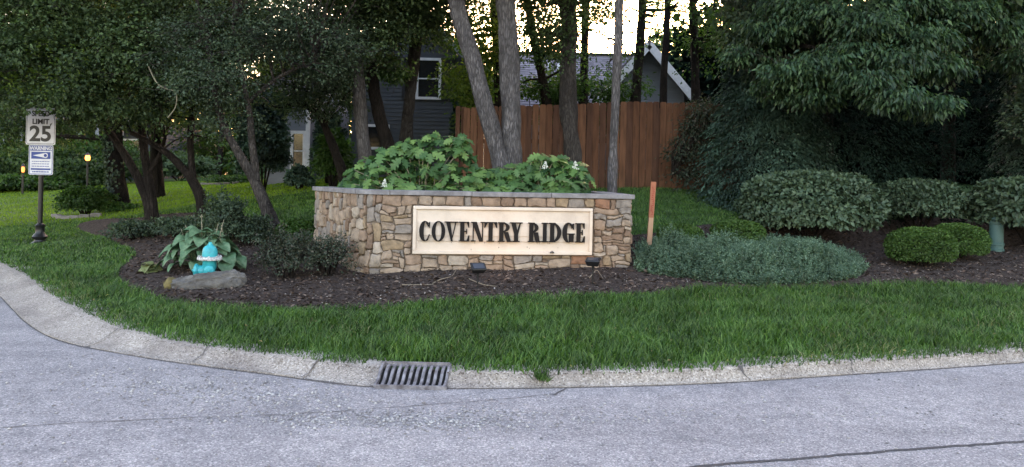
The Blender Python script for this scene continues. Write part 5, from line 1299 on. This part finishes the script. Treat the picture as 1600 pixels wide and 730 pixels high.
# trunks further back on the left
si = stem([(188,326),(182,285),(178,235),(176,150),(176,60)], 18.5, 27, 20, up=2)
ti = tree('ivy_trunk_tree', 'thick dark trunk with ivy up its left side on the lawn', [si], M['bark_dark'],
    [dict(mat=M['leaf_canopy'], blobs=[blob(180,60,18.5,3.2,2.4,2.4), blob(20,190,19,2.0,1.2,.7), blob(60,40,19,2.6,2,2.4), blob(180,-120,18.5,4,3,2.5)], n_cl=2400, m=16, cr=.4, L=.13, Wd=.09, shell=.4)], limbs=30)
n = 2600; q = rng.integers(0, len(si[0])-1, n); f = rng.random(n)[:,None]; c = si[0][q]*(1-f)+si[0][q+1]*f; rr_v = si[1][q]; a = rng.normal(3.5, .9, n)
pos = c+np.c_[np.cos(a), np.sin(a), 0*a]*(rr_v*rng.uniform(1.,1.35,n))[:,None]; k = pos[:,2] < 4.2; pos = pos[k]; a = a[k]
me = leaf_mesh('ivy', pos-si[0][0], np.c_[rnd(len(a))[:,:2]*.5, -np.ones(len(a))], np.c_[np.cos(a), np.sin(a), .3+0*a]+rnd(len(a))*.3, .08, .075); obj('ivy', me, ti, M['leaf_teal'])
s = stem([(246,294),(244,250),(243,180),(250,60)], 21, 19, 12, up=2)
tree('background_tree', 'dark upright trunk standing on the lawn between the leaning stems', [s], M['bark_dark'], [dict(mat=M['leaf_canopy'], blobs=[blob(250,60,21,3,2.4,2.4), blob(330,40,22,2.6,2,1.6)], n_cl=1000, m=16, cr=.4, L=.13, Wd=.09, shell=.4)], limbs=25)
# tree behind the wall, left
s = stem([(545,292),(530,255),(515,215),(500,175),(470,160),(430,168)], 15.5, 20, 5)
tree('background_tree', 'dark leaning trunk with a long thin side branch left of the planter', [s], M['bark_dark'], [dict(mat=M['leaf_teal'], blobs=[blob(500,150,15.4,1.0,1,.5), blob(520,90,15.6,1.2,1,.7)], n_cl=450, m=22, cr=.25, L=.07, Wd=.045, shell=.2)], limbs=25)
s = stem([(578,300),(567,220),(562,150),(556,80),(552,0)], 14.6, 22, 15, up=3)
tree('maple_tree', 'pale grey trunk rising behind the left end of the planter', [s], M['bark_grey'], [dict(mat=M['leaf_canopy'], blobs=[blob(560,30,14.2,1.6,1.4,1.1), blob(630,15,14.6,1.1,1.2,.55), blob(600,-90,14.2,2.6,2.4,1.4), blob(470,10,14.4,1.4,1.3,.9)], n_cl=1500, m=22, cr=.25, L=.075, Wd=.055, shell=.3)], limbs=50)
s = stem([(622,300),(602,215),(586,150),(578,80),(575,0)], 15., 24, 14, up=3)
tree('background_tree', 'dark slanting trunk touching the pale grey trunk behind the planter', [s], M['bark_dark'], [dict(mat=M['leaf_canopy'], blobs=[blob(590,20,15.2,1.3,1.2,.6), blob(600,-80,15,2.6,2,1.4)], n_cl=700, m=20, cr=.28, L=.08, Wd=.055, shell=.3)], limbs=25)
s = stem([(632,300),(634,220),(640,150),(650,70),(657,0)], 16., 22, 16, up=3)
tree('background_tree', 'dark trunk standing before the window of the dark grey house', [s], M['bark_mid'], [dict(mat=M['leaf_canopy'], blobs=[blob(655,20,15.5,1.5,1.2,.7), blob(600,95,15.4,.5,.5,.3), blob(660,-80,16,2.6,2,1.6)], n_cl=900, m=22, cr=.25, L=.075, Wd=.05, shell=.2),
    dict(mat=M['leaf_mid'], blobs=[blob(610,110,15.3,.3,.4,.2)], n_cl=80, m=18, cr=.18, L=.07, Wd=.05)], limbs=30)
# forked tree
sa = stem([(792,300),(784,255),(768,200),(752,145),(738,90),(722,40),(712,0)], 12.5, 29, 25, up=3)
sb = stem([(795,300),(801,255),(799,200),(797,130),(794,60),(790,0)], 12.6, 34, 28, up=3)
tree('forked_tree', 'large grey barked tree forking into two trunks behind the planter', [sa, sb], M['bark_grey'], [dict(mat=M['leaf_canopy'], blobs=[blob(700,-130,12.6,2.4,2.2,1.1), blob(860,-120,12.6,2.2,2.2,1.)], n_cl=900, m=16, cr=.3, L=.11, Wd=.08, shell=.2)], limbs=30, jit=.22, sides=18)
s = stem([(781,165),(777,100),(772,0)], 17.6, 14, 12, up=3)
s[0][0][2] = gz(s[0][0][0], 17.6)-.1
tree('background_tree', 'dark trunk half hidden behind the forked tree', [s], M['bark_dark'], [dict(mat=M['leaf_mid'], blobs=[blob(750,60,17.5,1.1,1,1.3), blob(730,130,17,.7,.6,.6), blob(770,-60,17.6,2,1.6,1.3)], n_cl=520, m=20, cr=.28, L=.085, Wd=.06, shell=.2, gap=-.1),
    dict(mat=M['leaf_yel'], blobs=[blob(712,125,16.6,.5,.4,.4), blob(745,155,16.6,.35,.3,.3), blob(765,60,17,.5,.4,.6)], n_cl=110, m=18, cr=.2, L=.09, Wd=.06)], limbs=35)
s = stem([(856,166),(846,120),(834,60),(822,0)], 17.2, 14, 11, up=3)
tree('background_tree', 'slanting dark trunk behind the fence before the grey roof', [s], M['bark_dark'], [dict(mat=M['leaf_mid'], blobs=[blob(840,40,17.,1.0,1,.9), blob(870,80,16.8,.7,.8,.5), blob(830,-70,17,1.8,1.6,1.)], n_cl=520, m=18, cr=.26, L=.08, Wd=.055, shell=.1, gap=-.12),
    dict(mat=M['leaf_mid'], blobs=[blob(850,140,17.5,.9,.5,.3), blob(880,135,17.5,.6,.4,.35)], n_cl=90, m=20, cr=.22, L=.1, Wd=.06)], limbs=35)
s = stem([(900,300),(896,250),(889,180),(885,110),(890,50),(886,0)], 13.8, 27, 24, up=3)
tree('maple_tree', 'thick dark trunk before the fence right of the forked tree', [s], M['bark_mid'], [dict(mat=M['leaf_canopy'], blobs=[blob(885,50,13.6,.75,.8,.6), blob(900,-40,13.8,1.8,1.6,.8), blob(840,20,13.8,.6,.7,.5)], n_cl=520, m=22, cr=.24, L=.07, Wd=.05, shell=.1, gap=-.15)], limbs=35)
s = stem([(911,165),(913,100),(915,0)], 17.8, 13, 11, up=3)
tree('background_tree', 'straight dark trunk behind the fence next to the thick trunk', [s], M['bark_dark'], [dict(mat=M['leaf_mid'], blobs=[blob(930,20,17.8,1.1,1,.8), blob(930,-80,17.8,1.8,1.6,1.)], n_cl=420, m=18, cr=.26, L=.075, Wd=.05, shell=.1, gap=-.05)], limbs=35)
s = stem([(956,304),(958,240),(962,150),(966,70),(968,0)], 12.2, 14, 13, up=3)
tree('slender_tree', 'slender grey trunk in front of the fence behind the right end of the wall', [s], M['bark_grey'], [dict(mat=M['leaf_mid'], blobs=[blob(960,70,12.6,.5,.5,.18), blob(950,110,12.8,.5,.4,.15), blob(970,-90,12.4,1.6,1.5,.8)], n_cl=170, m=20, cr=.2, L=.075, Wd=.028, shell=.1, gap=-.1)], limbs=40)
s = stem([(992,162),(996,120),(1001,60),(1004,0)], 18.4, 16, 12, up=3)
tree('background_tree', 'dark trunk crossing the gable of the house behind the fence', [s], M['bark_dark'], [dict(mat=M['leaf_mid'], blobs=[blob(985,125,17.6,.4,.4,.15), blob(950,85,17.8,.6,.5,.3), blob(1010,20,18,1.2,1,.5), blob(1000,-60,18,1.6,1.4,.9)], n_cl=380, m=20, cr=.26, L=.1, Wd=.04, shell=.1, gap=-.1)], limbs=35)
s = stem([(1036,160),(1038,100),(1042,50),(1043,0)], 17.2, 11, 9, up=3)
tree('background_tree', 'thin dark trunk right of the gable peak', [s], M['bark_dark'], [dict(mat=M['leaf_mid'], blobs=[blob(1050,5,17.2,1.1,.8,.5), blob(1040,-70,17.2,1.4,1.4,.8)], n_cl=260, m=18, cr=.26, L=.075, Wd=.05, shell=.1, gap=-.05)], limbs=30)
s = stem([(1087,158),(1086,100),(1084,50),(1082,0)], 17.8, 13, 11, up=3)
tree('background_tree', 'dark trunk rising at the right edge of the gable house', [s], M['bark_dark'], [dict(mat=M['leaf_mid'], blobs=[blob(1110,60,17.8,.8,.8,.9), blob(1130,20,17.6,.9,.8,.6), blob(1090,-70,17.8,1.8,1.4,.9)], n_cl=330, m=20, cr=.28, L=.085, Wd=.055, shell=.1, gap=-.1)], limbs=30)
# understory behind the fence
for i, (px, py, D, rx, rz, mt, lb) in enumerate([(880,140,18.6,.9,.35,'leaf_mid','leafy shrub top showing over the fence before the grey roof'),(960,140,18.8,.9,.3,'leaf_mid','leafy shrub top over the fence under the gable'),(745,130,18.2,.6,.5,'leaf_yel','yellow green sapling between dark house and forked tree')]):
    g = G(px, D); t = thing('background_shrub', lb, 'shrub', tuple(g)); c = np.array(P(px, py, D)); me, cc = crown('foliage', [(*c, rx, .6, rz), (c[0], c[1], c[2]-.7, rx*.8, .5, .6)], 170, 18, .22, .1, .06, shell=.1)
    me.transform(Matrix.Translation(-g)); obj('foliage', me, t, M[mt]); b = B(); branches_to(b, np.array([[0,0,-.1],[0,0,.5]]), cc[:14]-np.array(g), .03); b.obj('stems', M['bark_dark'], t)
# dark evergreen shrubs beside the houses on the left
for (px, D, wpx, top_, mt, nm, lb, n) in [(410,18.5,72,145,'spruce','dark_evergreen','big dark evergreen bush left of the pale house corner',22000),(468,17.2,40,262,'spruce','low_dark_shrub','low dark shrub at the foot of the pale house corner',2500),(512,18.6,46,185,'spruce','dark_evergreen','dark evergreen bush right of the pale house corner',9000),
    (520,16.5,60,205,'leaf_mid','background_shrub','yellowish green shrub under the leaning trunk behind the wall',3500),(718,19.3,26,148,'spruce','dark_evergreen','narrow dark conifer at the corner of the dark grey house',5000),
    (60,30.5,330,228,'leaf_wood','background_shrub','tall loose mid green shrubs before the far porch',16000),(150,31,150,215,'leaf_mid','background_shrub','tall loose shrub before the porch right of the glowing lantern',5000),(20,27,150,275,'leaf_mid','background_shrub','loose green shrubs on the left behind the lawn edge',9000),(95,29,120,268,'leaf_wood','background_shrub','mid green shrubs behind the speed sign pole',7000),(280,33,110,240,'leaf_pale','background_shrub','pale green bush at the far edge of the lawn',6000),
    (435,24,80,92,'leaf_yel','background_shrub','bright yellow green tree seen through the gap in the canopy',9000)]:
    ellipsoid_shrub(nm, lb, px, D, wpx, 50, M[mt], n, .0045*D+.02, .0028*D+.012, 2.0, None, 0., py_top=top_, lump=.25, spread=.35)
# ------------------------------------------------------------------ right side
def sprays(name, cone, n, L, Wd, seed=0, layers=22, yaw=(0,6.28)):
    """drooping flat sprays of an evergreen: cone(z)->radius"""
    x, y_, z0, z1, rf = cone
    k = n//26; f = rng.random(k)**.9; z = z0+(z1-z0)*f; a = rng.uniform(*yaw, k); R_ = np.array([rf((q-z0)/(z1-z0)) for q in z]); rr = R_*(.55+.5*rng.random(k)**.6)
    c = np.c_[x+rr*np.cos(a), y_+rr*np.sin(a), z-.22*rr]; out = np.c_[np.cos(a), np.sin(a), -.45+0*a]; side = np.c_[-np.sin(a), np.cos(a), 0*a]
    m = 26; S0 = rng.uniform(.6,1.4,(k,1)); u = rng.random((k,m))*S0; v = rng.uniform(-1,1,(k,m))*(1-u*.6)*.5
    S_ = .34; P_ = c[:,None]+out[:,None]*(u*S_)[...,None]+side[:,None]*(v*S_)[...,None]; P_[...,2] -= (u*u*.12); P_ = P_.reshape(-1,3)
    d = (out[:,None]*.8+side[:,None]*np.sign(v)[...,None]*.6).reshape(-1,3)+rnd(k*m)*.2; d[:,2] -= .25; nr = rnd(k*m)*.3+[0,0,1]
    return leaf_mesh(name, P_, d, nr, L*rng.uniform(.7,1.3,k*m), Wd, .1)
def evergreen(px, D, wpx, py_top, label, n, rf, yaw=(3.0,6.6), mt='spruce_shade'):
    g = G(px, D); z1 = P(px, py_top, D)[2]; t = thing('drooping_evergreen', label, 'evergreen tree', tuple(g)); R_ = m_at(wpx, D)/2
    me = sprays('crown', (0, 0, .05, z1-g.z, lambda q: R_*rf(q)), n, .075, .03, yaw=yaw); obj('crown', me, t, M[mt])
    b = B(); q, r = dense([(0,0,-.1),(0,0,(z1-g.z)*.5),(.02,0,z1-g.z)], [.16,.1,.02]); b.tube(q, r, 10, True, .2); b.obj('trunk', M['bark_dark'], t, True)
    return t
evergreen(1192, 15.0, 215, -150, 'large drooping blue green evergreen overlapping the right end of the fence', 100000, lambda q: max(.22, 1.0-1.25*q), mt='spruce')
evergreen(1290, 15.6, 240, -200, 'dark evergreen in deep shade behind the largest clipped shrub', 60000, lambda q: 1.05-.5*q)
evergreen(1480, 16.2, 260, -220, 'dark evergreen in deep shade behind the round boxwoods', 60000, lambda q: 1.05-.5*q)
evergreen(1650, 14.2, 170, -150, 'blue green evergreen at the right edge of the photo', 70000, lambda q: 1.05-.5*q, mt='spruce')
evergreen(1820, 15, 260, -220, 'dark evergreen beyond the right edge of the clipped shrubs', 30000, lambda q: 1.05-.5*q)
s = stem([(1182,330),(1180,200),(1178,60),(1176,0)], 15.3, 44, 40, up=3)
tb = tree('overhanging_tree', 'broadleaf tree with drooping green leaf sprays overhanging the clipped shrubs', [s], M['bark_dark'],
    [dict(mat=M['leaf_right'], blobs=[blob(x_, y_, d_, rx_, .45, rz_) for x_, y_, d_, rx_, rz_ in [(1205,45,12.9,.5,.16),(1170,85,13.3,.4,.14),(1240,112,12.3,.42,.16),(1285,100,12.0,.38,.14),(1270,150,12.5,.4,.12),(1215,135,13,.35,.12),
        (1300,25,12.3,.55,.16),(1365,40,11.9,.5,.17),(1335,80,12.1,.45,.15),(1350,125,11.8,.42,.15),(1400,95,11.8,.4,.15),(1395,150,11.7,.4,.14),(1455,165,11.9,.25,.12),(1440,60,12.0,.5,.17),(1465,105,12.2,.35,.14),(1500,20,12.4,.5,.16),(1560,45,12.7,.5,.18),(1590,90,12.9,.4,.14),(1420,5,12.2,.6,.15),(1240,10,12.8,.5,.15)]], n_cl=1150, m=24, cr=.2, L=.12, Wd=.046, droop=1.15, shell=.45, upn=.6),
     dict(mat=M['leaf_teal'], blobs=[blob(1300,70,13.4,1.5,.5,.6), blob(1450,70,13.4,1.2,.5,.6), blob(1190,70,14,.6,.5,.7)], n_cl=420, m=20, cr=.25, L=.1, Wd=.045, droop=1.0, shell=.1),
     dict(mat=M['leaf_right'], blobs=[blob(1350,-120,12.8,3.2,2.6,1.3), blob(1600,-100,13,2.4,2.2,1.2)], n_cl=900, m=14, cr=.35, L=.17, Wd=.1, droop=.8, shell=.2),
     dict(mat=M['leaf_teal'], blobs=[blob(1180,20,13.9,.6,.35,.9)], n_cl=120, m=22, cr=.18, L=.09, Wd=.05, droop=.8, shell=.5)], limbs=45)
# blue-green overhang at far right edge
ellipsoid_shrub('edge_shrub', 'bluish leafy shrub hanging in at the right edge above the clipped shrub', 1640, 12.9, 120, 120, M['leaf_teal'], 8000, .07, .045, 2., 1.2, 1.4, py_top=110, lump=.3, spread=.4)
# fence creeper
g = G(1050, 15.2); t = thing('fence_creeper', 'dark leafy creeper hanging over the fence beside the evergreen', 'creeper', tuple(g))
me, cc = crown('foliage', [blob(1085,215,15.3,.3,.2,.6), blob(1060,240,15.25,.25,.15,.3), blob(1070,275,15.2,.3,.2,.25), blob(1100,185,15.3,.4,.25,.5)], 170, 18, .2, .07, .04, droop=.6, shell=.1)
me.transform(Matrix.Translation(-g)); obj('foliage', me, t, M['barb']); b = B(); branches_to(b, np.array([[0,0,-.1],[0,0,.4]]), cc[:20]-np.array(g), .02); b.obj('stems', M['bark_dark'], t)

# distant pale tree and the far woods
g = G(1075, 46); t = thing('distant_tree', 'pale green distant tree seen past the gable', 'tree', tuple(g))
me, cc = crown('crown', [blob(1075,100,46,3.4,3,2.4), blob(1120,120,46,3,3,2.), blob(1040,130,46,2.4,2,1.4), blob(1110,80,47,2,2,1.5)], 1100, 22, .6, .22, .16, shell=.5)
me.transform(Matrix.Translation(-g)); obj('crown', me, t, M['leaf_pale']); b = B(); q, r = dense([(0,0,-.2),(.1,0,5)], [.3,.15], .4); b.tube(q, r, 8, True, .2); b.obj('trunk', M['bark_mid'], t, True)
bl = []
for px in range(-260, 790, 42):
    D = random.uniform(38, 54); topy = random.uniform(20, 110) if px < 330 or px > 480 else random.uniform(105, 135)
    z1 = P(px, topy, D)[2]; x_ = P(px, 200, D)[0]; z0_ = 1.0
    bl.append((x_, D, (z1+z0_)/2, 2.6, 2.2, (z1-z0_)/2)); bl.append((x_+random.uniform(-2,2), D-3, 2.2, 2.2, 2, 1.8))
bl2 = bl; bl = []
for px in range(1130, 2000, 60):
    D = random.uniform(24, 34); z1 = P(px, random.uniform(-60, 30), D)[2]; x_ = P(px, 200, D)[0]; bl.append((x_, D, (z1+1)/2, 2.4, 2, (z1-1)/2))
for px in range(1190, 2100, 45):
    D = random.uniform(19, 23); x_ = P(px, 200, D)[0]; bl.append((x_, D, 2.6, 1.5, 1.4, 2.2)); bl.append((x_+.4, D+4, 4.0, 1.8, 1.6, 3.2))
me, cc = crown('far_woods', bl, 5500, 22, .7, .3, .21, shell=.4); obj('far_woods', me, None, M['leaf_shade'], kind='stuff')
me, cc = crown('far_woods', bl2, 5200, 22, .75, .3, .21, shell=.55)
obj('far_woods', me, None, M['leaf_wood'], kind='stuff')
bl = []
for px in range(780, 1140, 45):
    D = random.uniform(50, 60); z1 = P(px, random.uniform(118, 140), D)[2]; x_ = P(px, 200, D)[0]; bl.append((x_, D, z1/2, 3, 2.4, z1/2))
me, cc = crown('far_woods', bl, 900, 22, .8, .32, .22, shell=.5); obj('far_woods', me, None, M['leaf_wood'], kind='stuff')
# trunks of the woods on the left
for i, px in enumerate(range(-40, 480, 47)):
    D = 36+random.uniform(-2, 6); g = G(px+random.uniform(-12,12), D)
    b = B(); q, r = dense([(0,0,-.2),(random.uniform(-.3,.3),0,3),(random.uniform(-.6,.6),0,8)], [.17,.13,.08], .5); b.tube(q, r, 7, True, .2)
    o = b.obj('woodland_trunk', M['bark_dark'], None, True, label='slim dark trunk at the edge of the far woods beyond the left lawn', category='tree trunk', group='slim trunks at the edge of the far woods'); o.location = g
# bare hanging twigs in the canopy
for (pp, lb) in [([(232,104),(243,128),(252,138),(277,142),(276,168),(262,184)],'bare crooked twig hanging in the dark canopy above the leaning trunks'),([(375,95),(378,110),(385,125)],'short bare twig in the canopy left of the sky gap')]:
    D = 12.; pts = [Vector(P(a, c, D)) for a, c in pp]; o0 = pts[0]; q, r = dense([p-o0 for p in pts], [.012]*len(pts), .05)
    b = B(); b.tube(q, r*.9, 5, True, .3); o = b.obj('bare_twig', M['stalk'], None, True, label=lb, category='twig'); o.location = o0
